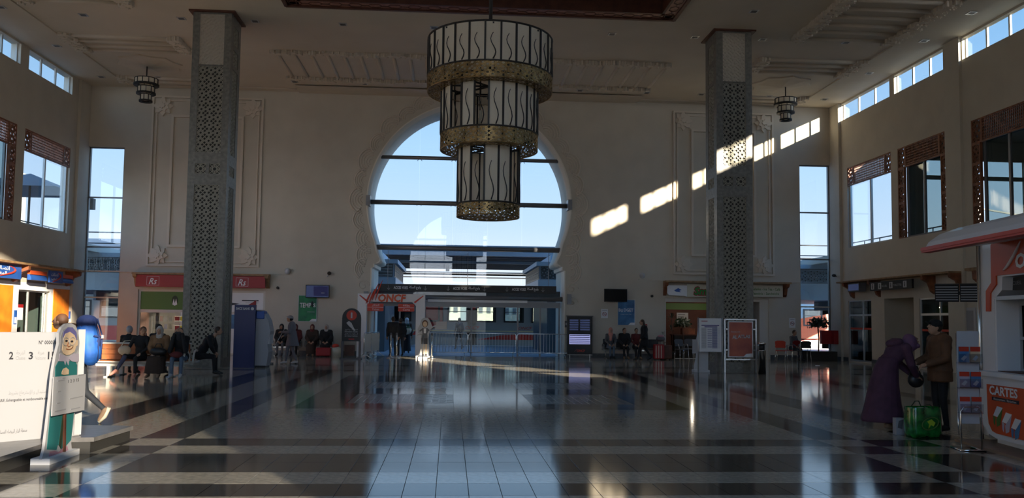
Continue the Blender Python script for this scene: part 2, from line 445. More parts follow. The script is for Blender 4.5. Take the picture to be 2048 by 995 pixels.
# ---- arch outline (half widths about CX, from the floor up)
def archpts(gr=0., circ=36):
    R = 4.45+gr; zc = 6.68; h = [(4.2+gr, -.02), (4.2+gr, 3.79), (4.09+gr, 3.82), (4.09+gr, 3.97)]
    for i in range(1, 6): a = i*PI/10; h.append((4.09+gr-.25*math.sin(a), 4.13-.16*math.cos(a)+.0))
    h.append((3.84+gr, 4.15)); h.append((4.0+gr, 4.5))
    a0 = math.asin((zc-4.95)/R)
    arc = [(R*math.cos(-a0+(PI/2+a0)*i/circ), zc+R*math.sin(-a0+(PI/2+a0)*i/circ)) for i in range(circ+1)]
    h += arc
    right = [(CX+x, z) for x, z in h]; left = [(CX-x, z) for x, z in h[::-1][1:]]
    return right+left
A0 = archpts()
WL = rect(-15.48, -14.0, .12, 8.78); WR = rect(15.66, 17.08, .12, 8.78)
SL = rect(-13.2, -7.9, 0, 2.72); SR = rect(9.5, 14.2, 0, 2.66)
fb = lambda a, b, d: (a, YB+d, b)
struct(MB().slab(rect(-15.95, 17.55, -.1, ZC+.1), [A0, WL, WR, SL, SR], fb, .35, 'wall'), 'wall_back')
A1 = [(CX+(x-CX)*.97, z if z < 1 else z-.1*(z/11)) for x, z in A0]
k = len(A0); mb = MB(); mb.v = [(x, YB-.03, z) for x, z in A0]+[(x, YB+1.95, z) for x, z in A1]+[(CX+(x-CX)*1.012, YB-.03, z+(.03 if z > 4 else 0)) for x, z in A0]+[(CX+(x-CX)*1.012, YB+.02, z+(.03 if z > 4 else 0)) for x, z in A0]
for i in range(k-1):
    mb.face((i, i+1, k+i+1, k+i), 'reveal', 4 < A0[i][1]); mb.face((i, 2*k+i, 2*k+i+1, i+1), 'reveal'); mb.face((2*k+i, 3*k+i, 3*k+i+1, 2*k+i+1), 'reveal')
struct(mb, 'trim_1', label='pale painted reveal lining the great horseshoe arch')
# scalloped relief around the arch: each scallop a set of concentric ridges
tr2 = struct(MB().box(CX-5.15, CX-5.1, YB-.012, YB, .05, .1, 'relief'), 'trim_2', label='scalloped carved relief around the horseshoe arch')
def scallop(cx, cz, r, a0, a1, spiral=False):
    mb = MB(); n = 5 if r > .5 else 4
    if spiral:
        pts = [(cx+r*(1-t)*math.cos(a0+t*9), YB-.012, cz+r*(1-t)*math.sin(a0+t*9)) for t in [i/40*.9 for i in range(41)]]
        mb.tube(pts, .025, 'relief', 5)
    else:
        for q in range(n):
            rq = r*(1-q*.19)
            pts = [(cx+rq*math.cos(a0+(a1-a0)*i/14), YB-.012, cz+rq*math.sin(a0+(a1-a0)*i/14)) for i in range(15)]
            mb.tube(pts, .026 if q else .04, 'relief', 5)
    mb.build('scallop', tr2)
for sgn in (1, -1):
    for i in range(11):
        th = -.36+i*.187; cx = CX+sgn*4.62*math.cos(th); cz = 6.68+4.62*math.sin(th)
        if cz > 10.9: continue
        out = th if sgn > 0 else PI-th
        scallop(cx, cz, .60 if i % 2 == 0 else .5, out-1.35, out+1.35)
    scallop(CX+sgn*4.35, 4.35, .52, (0 if sgn > 0 else PI)-1.3, (0 if sgn > 0 else PI)+1.3)
    scallop(CX+sgn*4.45, 3.75, .48, (0 if sgn > 0 else PI)-1.5, (0 if sgn > 0 else PI)+1.0)
    for zc in (3.02, 2.42): scallop(CX+sgn*4.55, zc, .27, 0, 0, True)
# ---- glazing of the great arch
wn1 = T('window_1', 'tall frameless glass wall filling the horseshoe arch', None); wn1['kind'] = 'structure'
GX = [-3.6, -1.45, .06, 1.62, 3.14, 5.2]; GZ = [2.66, 4.73, 6.72, 8.73, 11.3]
AG = [(CX+(x-CX)*.985, z) for x, z in A0]
for i in range(5):
    for j in range(4):
        q = clip(AG, GX[i]+.006, GX[i+1]-.006, GZ[j]+.006, GZ[j+1]-.006)
        if len(q) > 2: MB().slab(q, [], lambda a, b, d: (a, YB+.62+d, b), .012, 'glass').build('pane', wn1)
def hw(z):
    q = [abs(A0[i][0]-CX) for i in range(len(A0)) if abs(A0[i][1]-z) < .35]
    return sum(q)/len(q) if q else 4.3
for z, r in ((8.73, .085), (6.72, .105), (4.73, .115), (2.55, .11)):
    h = {8.73: 3.93, 6.72: 4.42, 4.73: 4.08, 2.55: 4.2}[z]
    MB().tube([(CX-h, YB+.42, z), (CX+h, YB+.42, z)], r, 'beam', 12).build('beam', wn1)
    for x in GX[1:5]:
        mb = MB()
        for s in (-1, 1):
            for t in (-1, 1): mb.tube([(x, YB+.42, z-.0), (x+s*.1, YB+.6, z-.1 if t < 0 else z+.1)], .012, 'iron', 5)
        if z != 2.55: mb.build('clamp', wn1)
for s in (-1, 1):
    for z in (6.72, 2.55): MB().box(CX+s*4.42-.09, CX+s*4.42+.09, YB-.12, YB+.5, z-.22, z+.22, 'beam').build('bracket', wn1)
# sliding glass doors, door track and dark lettered band below
dr = T('door_1', 'glass sliding doors to the platform under the arch', None); dr['kind'] = 'structure'
MB().box(-3.35, 4.9, YB+.5, YB+.72, 2.16, 2.42, 'beam').build('track', dr)
MB().box(-3.35, 4.9, YB+.64, YB+.72, 2.60, 2.90, 'canopy').build('header_panel', dr)
MB().box(-.98, 3.4, YB+.32, YB+.42, 2.36, 2.47, 'white').build('light_strip', dr)
for x in (-3.3, -2.2, -1.1, .95, 3.0, 4.0, 4.85):
    MB().box(x-.035, x+.035, YB+.55, YB+.65, 0, 2.2, 'beam').build('mullion', dr)
for a, b in ((-1.06, .91), (.99, 2.96), (3.04, 3.96), (4.04, 4.81)):
    MB().box(a, b, YB+.59, YB+.60, .02, 2.16, 'glass_low').build('pane', dr)
# ---- side walls with clerestory, carved windows and shop openings
CLR = [(32.16, 36.38), (28.36, 31.8), (23.9, 27.33), (19.4, 22.85), (15.0, 18.35), (10.5, 13.8), (6, 9.3), (2.2, 4.9)]
MIR = [(32.15, 35.86), (28.32, 31.65), (23.4, 26.95), (18.9, 22.5), (14.4, 17.9)]
fr = lambda a, b, d: (XR+d, a, b); fl_ = lambda a, b, d: (XL-d, a, b)
SRW = [(33.9, 35.93, .05, 2.62), (30.68, 32.84, 0, 2.63), (28.23, 30.3, .05, 2.58)]
struct(MB().slab(rect(1.5, YB, -.1, ZC+.1), [rect(a, b, 10.6, 11.33) for a, b in CLR]+[rect(a, b, 4.9, 8.4) for a, b in MIR]+[rect(*q) for q in SRW], fr, .2, 'wall'), 'wall_right')
struct(MB().slab(rect(YF, YB, -.1, ZC+.1), [rect(a, b if b > 36 else b, 10.6, 11.33) for a, b in [(32.12, 35.75)]+[(a-.0, b-.3) for a, b in CLR[1:]]]+[rect(a, b, 4.9, 8.4) for a, b in [(32.1, 35.85), (27.9, 31.53)]+MIR[2:]]+[rect(32.1, 34.65, 0, 2.53)], fl_, .35, 'wall'), 'wall_left')
# front facade behind the camera, mirrored arch cut short to set the sun's edge, tall corner windows
AF = clip([(x, z) for x, z in A0], -4, 3.2, .02, 11.2)
mb = MB().slab(rect(-15.95, 18.75, -.1, ZC+.1), [AF, rect(-15.4, -13.9, .1, 8.8), rect(16.15, 17.75, .1, 8.8)], lambda a, b, d: (a, YF-d, b), .3, 'wall')
struct(mb, 'wall_front')
mb = MB().box(XR, 18.75, 1.5, 1.8, -.1, ZC+.1, 'wall').box(18.4, 18.75, YF, 1.5, -.1, ZC+.1, 'wall'); struct(mb, 'wall_right_return')  # unseen jog made up so the corner window passes a wider sun strip
wf = T('window_30', 'glazing of the entrance front', None); wf['kind'] = 'structure'
MB().box(-4, 3.3, YF-.28, YF-.27, 4.35, 11.2, 'facade_glass').build('pane', wf); MB().box(-4, 3.3, YF-.28, YF-.27, .05, 4.34, 'facade_dimmer').build('pane', wf)  # darker lower pane added out of view to shade the ticket panel
for z in (2.55, 4.73, 6.72, 8.73): MB().tube([(-4, YF-.15, z), (3.2, YF-.15, z)], .09, 'beam', 8).build('beam', wf)
for x in (-2.3, -.6, 1.1): MB().box(x-.02, x+.02, YF-.3, YF-.27, .05, 11, 'beam').build('mullion', wf)
# pilasters
for n, (x0, x1, y0, y1) in enumerate([(XR-.12, XR+.01, 36.4, YB), (XL-.01, XL+.12, 36.35, YB), (XR-.1, XR+.01, 27.38, 28.3), (XL-.01, XL+.1, 27.0, 27.85)]):
    struct(MB().box(x0, x1, y0, y1, 0, ZC, 'wall'), 'trim_%d' % (3+n))
# shallow ledge line on the back wall and moulding above the side shops
struct(MB().box(-15.45, -6.9, YB-.05, YB, 3.44, 3.49, 'wall').box(8.3, 15.6, YB-.05, YB, 3.44, 3.49, 'wall'), 'trim_7')
# baseboards
for nm, segs in (('baseboard_back', [(-14, -13.25), (-7.85, -3.45), (5.0, 9.45), (14.25, 15.6)]),):
    mb = MB()
    for a, b in segs: mb.box(a, b, YB-.03, YB, 0, .2, 'skirt')
    struct(mb, nm)
mb = MB()
for a, b in ((1.5, 28.2), (32.86, 33.88), (35.95, 36.4)): mb.box(XR-.03, XR, a, b, 0, .18, 'skirt')
mb.box(XR-.15, XR-.12, 36.4, YB, 0, .18, 'skirt'); struct(mb, 'baseboard_right')
mb = MB().box(XL, XL+.03, YF, 32.05, 0, .18, 'skirt').box(XL, XL+.03, 34.7, 36.3, 0, .18, 'skirt'); struct(mb, 'baseboard_left')
# ---- ceiling with a square wooden coffer
DX0, DX1, DY0, DY1 = -5.3, 7.1, 14.4, 26.8
fc = lambda a, b, d: (a, b, ZC+d)
ceil = struct(MB().slab([(-15.8, -1), (18.8, -1), (18.8, 1.8), (17.42, 1.8), (17.42, 37.65), (-15.8, 37.65)], [rect(DX0, DX1, DY0, DY1)], fc, .3, 'ceil'), 'ceiling')
mb = MB().box(XL, -13.9, 1.5, YB, ZC-.05, ZC, 'ceil').box(15.45, XR, 1.5, YB, ZC-.05, ZC, 'ceil').box(-13.9, 15.45, 36.9, YB, ZC-.04, ZC, 'ceil'); mb.build('soffit', ceil)
mb = MB().box(-6.7, 8.2, 36.2, YB, ZC-.09, ZC-.04, 'ceil'); mb.build('soffit', ceil)
mat('border_w', (.33, .15, .11), .5, var=.3); mat('slat_w', (.42, .34, .30), .5)
cf = T('coffer', 'carved and painted dark red wooden ceiling coffer above the chandelier', 'ceiling coffer', ((DX0+DX1)/2, (DY0+DY1)/2, ZC))
H = 6.2
mb = MB()
for k in range(4):
    X = Matrix.Rotation(k*PI/2, 4, 'Z')
    mb.box(-H-.02, H+.02, H-.05, H+.06, -.10, .02, 'wood_d', X)
mb.build('frame', cf)
for k in range(4):
    X = Matrix.Rotation(k*PI/2, 4, 'Z')
    mb = MB(); mb.box(-H, H, H-.42, H-.05, -.045, .02, 'border_w', X)           # flat border with interlaced hexagons
    for i in range(20):
        x = -H+.31+i*.62
        hx = [(x-.22, H-.235), (x-.13, H-.36), (x+.13, H-.36), (x+.22, H-.235), (x+.13, H-.11), (x-.13, H-.11)]
        for q in range(6):
            a, b = hx[q], hx[(q+1) % 6]; mb.bar(X @ Vector((*a, -.05)), X @ Vector((*b, -.05)), .022, .02, 'wood_d')
        mb.bar(X @ Vector((x+.22, H-.235, -.05)), X @ Vector((x+.40, H-.235, -.05)), .022, .02, 'wood_d')
    mb.build('border', cf)
    mb = MB(); mb.box(-H+.4, H-.4, H-.5, H-.42, -.045, .55, 'wood_d', X); mb.box(-H+.9, H-.9, H-1.5, H-.42, .55, .6, 'wood', X)
    mb.build('side_board', cf)
    if k in (0, 1, 3):
        for i in range(18):
            x = -5.3+i*.62
            o = MB().box(-.06, .06, -1.0, 0, -.03, .03, 'slat_w').build('slat', cf); o.matrix_local = X @ Matrix.Translation((x, H-.45, .5))
            if i < 17 and k == 0:
                mb = MB(); star8(mb, (0, 0), .2, lambda a, b, d: (a, b, d), .03, 'cedar'); star8(mb, (0, 0), .1, lambda a, b, d: (a, b, -.02+d), .03, 'wood_d')
                o = mb.build('rosette', cf); o.matrix_local = X @ Matrix.Translation((x+.31, H-.85, .52))
MB().box(-4.8, 4.8, -4.8, 4.8, 1.1, 1.15, 'wood_d').build('top_board', cf)
mb = MB()
for k in range(4): mb.box(-4.8, 4.8, 4.7, 4.8, .6, 1.12, 'wood', Matrix.Rotation(k*PI/2, 4, 'Z'))
mb.build('inner_board', cf)
mb = MB().box(-6.4, 6.4, -6.4, 6.4, 1.2, 1.3, 'wood_d')  # unseen box added to stop sun leaking in at the coffer corners
for k in range(4): mb.box(-6.4, 6.4, 6.3, 6.4, .02, 1.2, 'wood_d', Matrix.Rotation(k*PI/2, 4, 'Z'))
mb.build('leak_cover', cf)
# downlights
dl = T('downlight', 'small square recessed ceiling downlight', 'downlight', (0, 0, 0), 0, 'recessed downlights in the ceiling')
MB().box(-.13, .13, -.13, .13, -.02, .01, 'alu').build('frame', dl); MB().box(-.09, .09, -.09, .09, -.024, -.019, 'dgrey').build('lamp', dl)
pts = [(x, y) for y in (28.5, 35.8) for x in (-12.2, -9.05, -6.65, -3.75, -.7, 2.3, 5.4, 8.3, 10.7, 13.7)]+[(x, y) for x in (-14.5, 16.2) for y in (25.2, 27.9, 31.8, 35.8)]+[(9.45, 25.9), (-8.0, 25.9)]
for i, (x, y) in enumerate(pts):
    z = ZC-.05 if (x < -13.9 or x > 15.5) else ZC
    if i == 0: dl.location = (x, y, z)
    else: dup(dl, (x, y, z))
# plaster relief panels on the ceiling: ribs ended by carved star clusters
def relief(cx, cy, w, l, ribs, along, name='ceiling_relief', lab=None):
    t = T(name, lab, 'plaster relief', (cx, cy, ZC))
    if along == 'x':
        for i in range(ribs):
            y = -l/2+.2+(l-.4)*i/max(1, ribs-1)
            o = MB().tube([(-w/2+.35, y, 0), (w/2-.35, y, 0)], .09, 'relief', 8).build('rib', t)
    else:
        for i in range(ribs):
            x = -w/2+.2+(w-.4)*i/max(1, ribs-1)
            o = MB().tube([(x, -l/2+.3, 0), (x, l/2-.3, 0)], .07, 'relief', 8).build('rib', t)
    mb = MB(); R = random.Random(int(cx*10+cy))
    def clus(x, y): star8(mb, (x, y), R.uniform(.13, .2), lambda a, b, d: (a, b, -d), R.uniform(.08, .18), 'relief', .6, R.uniform(0, .4))
    if along == 'x':
        for s in (-1, 1):
            for i in range(int(l/.17)):
                for q in range(2): clus(s*(w/2-.15-q*.2), -l/2+.1+i*.17+q*.07)
    else:
        for s in (-1, 1):
            for i in range(int(w/.24)): clus(-w/2+.1+i*.24, s*(l/2-.12+R.uniform(-.06, .06)))
    mb.build('carved_border', t, kind='stuff')
    return t
relief(.8, 33.4, 15.2, 3.7, 25, 'y', lab='long plaster ceiling relief of parallel ribs in front of the arch')
relief(-11.8, 31.4, 4.2, 2.0, 4, 'x', lab='ribbed plaster ceiling relief in front of the left small lamp')
relief(13.4, 31.4, 4.2, 2.0, 4, 'x', lab='ribbed plaster ceiling relief in front of the right small lamp')
relief(-11.9, 26.0, 3.6, 2.8, 4, 'x', lab='ribbed plaster ceiling relief nearest on the left side')
relief(13.5, 26.4, 3.8, 4.0, 6, 'x', lab='ribbed plaster ceiling relief nearest on the right side')
relief(-11.8, 36.1, 4.2, .9, 2, 'x', lab='narrow plaster ceiling relief behind the left small lamp')
relief(13.4, 36.1, 4.2, .9, 2, 'x', lab='narrow plaster ceiling relief behind the right small lamp')
for x, s in ((-11.9, 'left'), (13.5, 'right')):
    t = T('ceiling_rosette', 'large plaster star relief above the %s small lamp' % s, 'plaster relief', (x, 33.9, ZC))
    mb = MB(); star8(mb, (0, 0), 1.25, lambda a, b, d: (a, b, -d), .05, 'relief', .86); mb.build('outer_star', t)
    mb = MB(); pts = [(0, 0, -.16)]; 
    for i in range(16):
        a = i*PI/8; q = 1.0 if i % 2 == 0 else .84; pts.append((q*math.cos(a), q*math.sin(a), -.05))
    mb.v = pts
    for i in range(16): mb.face((0, 1+(i+1) % 16, 1+i), 'relief')
    mb.build('star_boss', t)
# back wall framed relief panels
for (x0, x1, nm) in ((-12.9, -8.2, 'left'), (9.85, 14.45, 'right')):
    t = T('wall_relief', 'framed plaster wall panel with star corners behind the %s pillar' % nm, 'plaster relief', (x0, YB, 3.72)); w = x1-x0; h = 7.34
    def frame(i, wd, dp, name):
        o = MB().slab(rect(i, w-i, i, h-i), [rect(i+wd, w-i-wd, i+wd, h-i-wd)], lambda a, b, d: (a, -dp+d, b), dp, 'relief').build(name, t, fix=True)
    frame(0, .08, .09, 'outer_frame'); frame(.17, .05, .06, 'middle_frame'); frame(.82, .10, .09, 'inner_frame')
    for cx in (.45, w-.45):
        for cz in (.45, h-.45):
            mb = MB(); f = lambda a, b, d: (a, -d, b)
            star8(mb, (cx, cz), .44, f, .10, 'relief', .70); star8(mb, (cx, cz), .30, f, .17, 'relief', .72, PI/8); star8(mb, (cx, cz), .15, f, .22, 'relief', .6)
            mb.build('corner_star', t)
# ---- tall side windows on the back wall
for n, (x0, x1, nm) in enumerate(((-15.48, -14.0, 'left'), (15.66, 17.08, 'right'))):
    t = T('window_%d' % (2+n), 'tall narrow window at the %s end of the back wall' % nm, None); t['kind'] = 'structure'
    mb = MB().slab(rect(x0, x1, .12, 8.78), [rect(x0+.05, x1-.05, .17, 8.73)], lambda a, b, d: (a, YB+.1+d, b), .08, 'beam'); mb.build('frame', t)
    for z in (2.36, 4.5, 6.62): MB().box(x0+.05, x1-.05, YB+.1, YB+.18, z-.03, z+.03, 'alu_w' if z < 3 else 'beam').build('mullion', t)
    for a, b in ((.17, 2.33), (2.39, 4.47), (4.53, 6.59), (6.65, 8.73)): MB().box(x0+.05, x1-.05, YB+.13, YB+.14, a, b, 'glass').build('pane', t)
# ---- clerestory glazing
wi = [4]
def clerestory(xp, sg, a, b, nm, panes=3):
    t = T('window_%d' % wi[0], nm, None); t['kind'] = 'structure'; wi[0] += 1
    x = xp+sg*.15
    for i in range(panes+1):
        y = a+(b-a)*i/panes; MB().box(x-.03, x+.03, max(a, y-.04), min(b, y+.04), 10.6, 11.33, 'alu_w').build('mullion', t)
    for i in range(panes): MB().box(x-.004, x+.004, a+(b-a)*i/panes+.04, a+(b-a)*(i+1)/panes-.04, 10.62, 11.31, 'glass').build('pane', t)
for a, b in CLR[:3]: clerestory(XR, 1, a, b, 'clerestory window high on the right wall')
for a, b in [(32.12, 35.75), (28.36, 31.5)]: clerestory(XL, -1, a, b, 'clerestory window high on the left wall')
for a, b in CLR[3:]:
    o = MB()
    for i in range(4): y = a+(b-a)*i/3; o.box(XR+.12, XR+.18, max(a, y-.04), min(b, y+.04), 10.6, 11.33, 'alu_w')
    struct(o, 'window_%d' % wi[0]); wi[0] += 1
# ---- carved wooden window surrounds
def carved(xp, sg, a, b, nm, sides, gl=2):
    t = T('window_%d' % wi[0], nm, None); t['kind'] = 'structure'; wi[0] += 1
    x = xp-sg*.02; f = lambda u, v, d: (x+sg*(.03+d), u, v)
    zb = 7.6
    def panel(u0, u1, v0, v1, kind, name='lattice'):
        MB().slab(rect(u0, u1, v0, v1), [rect(u0+.05, u1-.05, v0+.05, v1-.05)], f, .09, 'wood').build('rail', t)
        mb = MB()
        if kind == 'star': lattice(mb, u0+.05, u1-.05, v0+.05, v1-.05, .3, .3, lambda u, v, d: f(u, v, .02+d), .028, .04, 'wood', False)
        else:
            n = int((u1-u0)/.09); k = int((v1-v0)/.09)
            for i in range(1, n): y = u0+(u1-u0)*i/n; mb.box(x+sg*.05, x+sg*.08, y-.012, y+.012, v0+.05, v1-.05, 'wood')
            for i in range(1, k): z = v0+(v1-v0)*i/k; mb.box(x+sg*.045, x+sg*.085, u0+.05, u1-.05, z-.012, z+.012, 'wood')
        mb.build(name, t, fix=False)
    panel(a, a+.52, zb, 8.4, 'star'); panel(b-.52, b, zb, 8.4, 'star'); panel(a+.52, b-.52, zb, 8.4, 'grid')
    lo, hi = a, b
    if sides:
        for i in range(4):
            panel(a, a+.45, 4.9+i*.675, 4.9+(i+1)*.675, 'star'); panel(b-.45, b, 4.9+i*.675, 4.9+(i+1)*.675, 'star')
        lo, hi = a+.5, b-.5
    xg = xp+sg*.14
    for i in range(gl+1):
        y = lo+.04+(hi-lo-.08)*i/gl; MB().box(xg-.04, xg+.04, y-.045, y+.045, 4.9, zb+.05, 'alu_w' if not sides else 'beam').build('mullion', t)
    MB().box(xg-.04, xg+.04, lo, hi, 4.9, 4.97, 'alu_w' if not sides else 'beam').build('sill', t)
    for i in range(gl): MB().box(xg-.004, xg+.004, lo+.09+(hi-lo-.08)*i/gl, lo-.01+(hi-lo-.08)*(i+1)/gl, 4.97, zb+.02, 'glass' if not sides else 'glass_d').build('pane', t)
carved(XR, 1, 32.15, 35.86, 'window with carved wooden header, farthest on the right wall', 0)
carved(XR, 1, 28.32, 31.65, 'window in a full carved wooden surround on the right wall', 1, 2)
carved(XR, 1, 23.4, 26.95, 'dark window in a carved wooden surround above the kiosk', 1, 2)
carved(XL, -1, 32.1, 35.85, 'window with carved wooden header on the left wall', 0)
carved(XL, -1, 27.9, 31.53, 'carved wooden window surround cut by the left picture edge', 1, 2)
# ================================================================ OUTSIDE
g_ = struct(MB().box(-400, 500, -100, 700, -1.3, -1.1, 'ballast'), 'ground')
struct(MB().box(-70, 90, YB+.35, 53.4, -1.1, -.01, 'pave').box(-70, 90, 53.3, 53.6, -.3, .02, 'white'), 'platform')
struct(MB().box(-20, 24, -12, YF-.3, -1.1, -.02, 'pave'), 'forecourt')
# pavilions on the platform either side of the arch
for s, nm in ((1, 'right'), (-1, 'left')):
    t = T('platform_pavilion', 'blue grey platform stair pavilion seen through the %s side of the arch' % nm, 'pavilion', (.82+s*3.5, 42, 0))
    f = lambda a, b, d: (a, b, d)
    x0, x1 = (0, 9) if s > 0 else (-9, 0)
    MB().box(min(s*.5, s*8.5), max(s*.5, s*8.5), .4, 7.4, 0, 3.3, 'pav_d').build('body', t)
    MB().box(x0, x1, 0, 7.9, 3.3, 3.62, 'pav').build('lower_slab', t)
    MB().box(x0+.08*(s > 0), x1-.08*(s < 0), .08, 7.8, 3.62, 4.3, 'pav').build('fascia', t)
    MB().box(x0-.1, x1+.1, -.1, 8, 4.3, 4.5, 'pav').build('roof_slab', t)
    MB().box(min(s*.7, s*7), max(s*.7, s*7), .8, 7, 4.5, 4.9, 'pav').build('roof_curb', t)
    mb = MB(); lattice(mb, s*.15, s*6.15, 3.68, 4.26, .3, .29, lambda u, v, d: (u, .075-d, v), .035, .03, 'pav_d')
    lattice(mb, .2, 7.6, 3.68, 4.26, .4, .29, lambda u, v, d: (s*.08-s*d if False else (.075-d if s > 0 else -.075+d), u, v), .035, .03, 'pav_d'); mb.build('lattice', t, fix=False)
    for i in range(3): MB().box(s*(1.2+i*1.2)-.04, s*(1.2+i*1.2)+.04, .34, .42, 0, 3.3, 'pav').build('door_post', t)
for x0, x1, nm in ((-26, -12.3, 'left'), (14.4, 28, 'right')):     # long blue canopies seen in the tall windows
    t = T('platform_canopy', 'blue latticed platform canopy seen in the tall %s window' % nm, 'canopy', (x0, 40.2, 0)); w = x1-x0
    MB().box(0, w, 0, 8.5, 2.75, 3.55, 'pav').build('fascia', t); MB().box(-.1, w+.1, -.15, 8.5, 4.25, 4.45, 'pav').build('roof_slab', t)
    MB().box(0, w, .05, 8.4, 3.55, 4.25, 'pav_d').build('panel', t)
    mb = MB(); lattice(mb, 0, w, 3.6, 4.2, .3, .3, lambda u, v, d: (u, .02-d, v), .04, .03, 'pav'); mb.build('lattice', t, fix=False)
    for i in range(int(w/2.4)): MB().box(i*2.4, i*2.4+.12, .5, 3.8, 2.3, 2.75, 'canopy').build('joist', t)
# platform roof
t = T('platform_roof', 'dark ribbed platform roof seen through the arch', 'roof', (.8, 49, 5.5))
MB().box(-60, 14, 0, 15.5, 0, .25, 'canopy').build('deck', t)
for i in range(12): MB().box(-60, 14, .2+i*1.3, .35+i*1.3, -.16, 0, 'canopy').build('purlin', t)
MB().box(-60, 14, -.2, 0, -.25, .35, 'beam').build('edge_beam', t)
MB().box(-60, 14, 1.9, 2.05, -.55, -.4, 'pav').build('rail_beam', t)
for x in (-33, -21, -9.5, 10.2): MB().tube([(x, 6, -5.5), (x, 6, 0)], .16, 'pav', 10).build('column', t)
MB().tube([(-1.0, 7, -.2), (-1.0, 7, -.75)], .13, 'iron', 10).build('loudspeaker', t)
# train
t = T('train', 'grey passenger train with red swooshes standing at the platform', 'train', (0, 55, 0))
x0 = -48; wins = []
i = 0; x = -46.9
while x < 68:
    if abs(x % 24-12) > 1.2: wins.append((x, x+1.2))
    x += 1.8
f = lambda a, b, d: (a, d, b)
hol = [rect(a, b, 1.5, 2.52) for a, b in wins]
for k in range(0, len(wins), 12):                      # one car side per twelve windows
    w = wins[k:k+12]; a, b = w[0][0]-.6, w[-1][1]+.6
    MB().slab(rect(a, b, .0, 2.85), [rect(p, q, 1.5, 2.52) for p, q in w], f, .06, 'train_w').build('car_side', t)
    MB().slab(rect(a, b, .0, 2.85), [rect(p, q, 1.5, 2.52) for p, q in w], lambda a_, b_, d: (a_, 2.8+d, b_), .06, 'train_w').build('car_side', t)
    MB().box(a, b, 0, 2.86, 2.85, 3.05, 'train_w').box(a, b, 0, 2.86, -.1, .0, 'dgrey').build('car_roof', t)
    MB().box(a, b, .15, 2.7, -1.0, -.1, 'black').build('undercarriage', t)
for p, q in wins:
    if p > -34 and q < 34:
        MB().slab(rect(p-.05, q+.05, 1.45, 2.57), [rect(p+.05, q-.05, 1.55, 2.47)], lambda a, b, d: (a, -.03+d, b), .04, 'black').box(p, q, -.01, .03, 2.1, 2.14, 'black').build('window_frame', t)
        dk = p < -.5 or p > 8
        MB().box(p+.04, q-.04, .0, .01, 1.54, 2.48, 'glass_d').build('pane', t)
        if dk: MB().box(p-.1, q+.1, .16, .2, 1.4, 2.6, 'canopy').build('blind', t)
def swoosh(pts, m):
    MB().slab(pts, [], lambda a, b, d: (a, -.012+d, b), .012, m).build('livery_swoosh', t)
swoosh([(-.45, 2.75), (-.45, 1.3), (-1.9, .6), (-2.4, .6), (-1.7, 1.5), (-1.55, 2.75)], 'train_r')
swoosh([(1.35, 2.75), (1.35, 2.2), (1.85, 2.35), (1.85, 2.75)], 'train_r')
swoosh([(1.8, .35), (3.2, .62), (4.6, .70), (6.2, .62), (7.4, .35)], 'train_r')
swoosh([(-26, .1), (-26, .95), (-18, 1.0), (-14, .9), (-14, .1)], 'train_r')
swoosh([(20.6, 1.5), (22.6, 1.85), (24.0, 2.1), (25.5, 2.35), (26.5, 2.6), (26.5, .55), (20.6, .55)], 'train_o')
swoosh([(21.6, .62), (24.6, .62), (23.6, .48), (21.6, .42)], 'train_r')
for x in (1.0, 4.4, 9): text('ONCF', .9, .2, (x, -.02, 1.0), (1, 0, 0), 'train_r', t, 'livery_lettering', shear=.3)
MB().box(-47, 68, -.01, 0, .86, .92, 'gold').build('stripe', t)
# yard beyond: wires, masts, sunlit houses, low hill
for i, (z, y) in enumerate(((5.2, 64), (6.1, 66), (5.6, 68), (6.6, 70), (7.4, 72), (5.7, 78), (8.2, 82), (6.3, 83), (8.4, 84), (7.1, 88), (9.3, 92), (6.5, 95), (8.0, 99), (7.4, 104))):
    tag(MB().tube([(-90, y, z), (-20, y, z-.25), (20, y, z-.25), (90, y, z)], .045, 'iron', 4).build('overhead_wire'), 'thin overhead rail wire crossing the white sky beyond the arch', 'wire', 'overhead wires above the tracks')
for i, x in enumerate((-30.5, 39.5)):
    t = T('catenary_mast', 'pale lattice mast beyond the %s railing' % ('left', 'right')[i], 'mast', (x, 62 if i == 0 else 62, -1))
    MB().box(-.45, .45, -.4, .4, 0, 12.5, 'cream').build('mast', t); MB().bar((0, 0, 11.6), (5, 0, 10.9), .12, .12, 'iron').bar((-1.6, 0, 12), (0, 0, 12), .12, .12, 'iron').build('arm', t)
R = random.Random(8)
for i in range(26):
    x = -62+i*5.6; h = R.uniform(4.5, 7.6); w = R.uniform(4, 5.3); y = 140+R.uniform(0, 30)
    t = T('distant_house', 'sunlit ochre house beyond the railway yard', 'house', (x, y, -1.1), 0, 'distant houses beyond the tracks')
    MB().box(-w/2, w/2, 0, 8, 0, h, 'house').build('wall', t)
    MB().box(-w/2-.2, w/2+.2, -.2, 8.2, h, h+.25, 'cream').build('parapet', t)
    if abs(x) < 40:
        for a in range(3):
            for b in range(2): MB().box(-w/2+.6+a*w/3.4, -w/2+1.3+a*w/3.4, -.04, .02, 1.4+b*2.4, 2.6+b*2.4, 'dgrey').build('window', t)
mb = MB(); k = 60; mb.v = [(-200+i*8, 230, -1) for i in range(k)]+[(-200+i*8, 260, 8.5+2.2*math.sin(i*.35)+1.2*math.sin(i*.9)) for i in range(k)]+[(-200+i*8, 380, -1) for i in range(k)]
for i in range(k-1): mb.face((i, i+1, k+i+1, k+i), 'hill'); mb.face((k+i, k+i+1, 2*k+i+1, 2*k+i), 'hill')
struct(mb, 'hill')
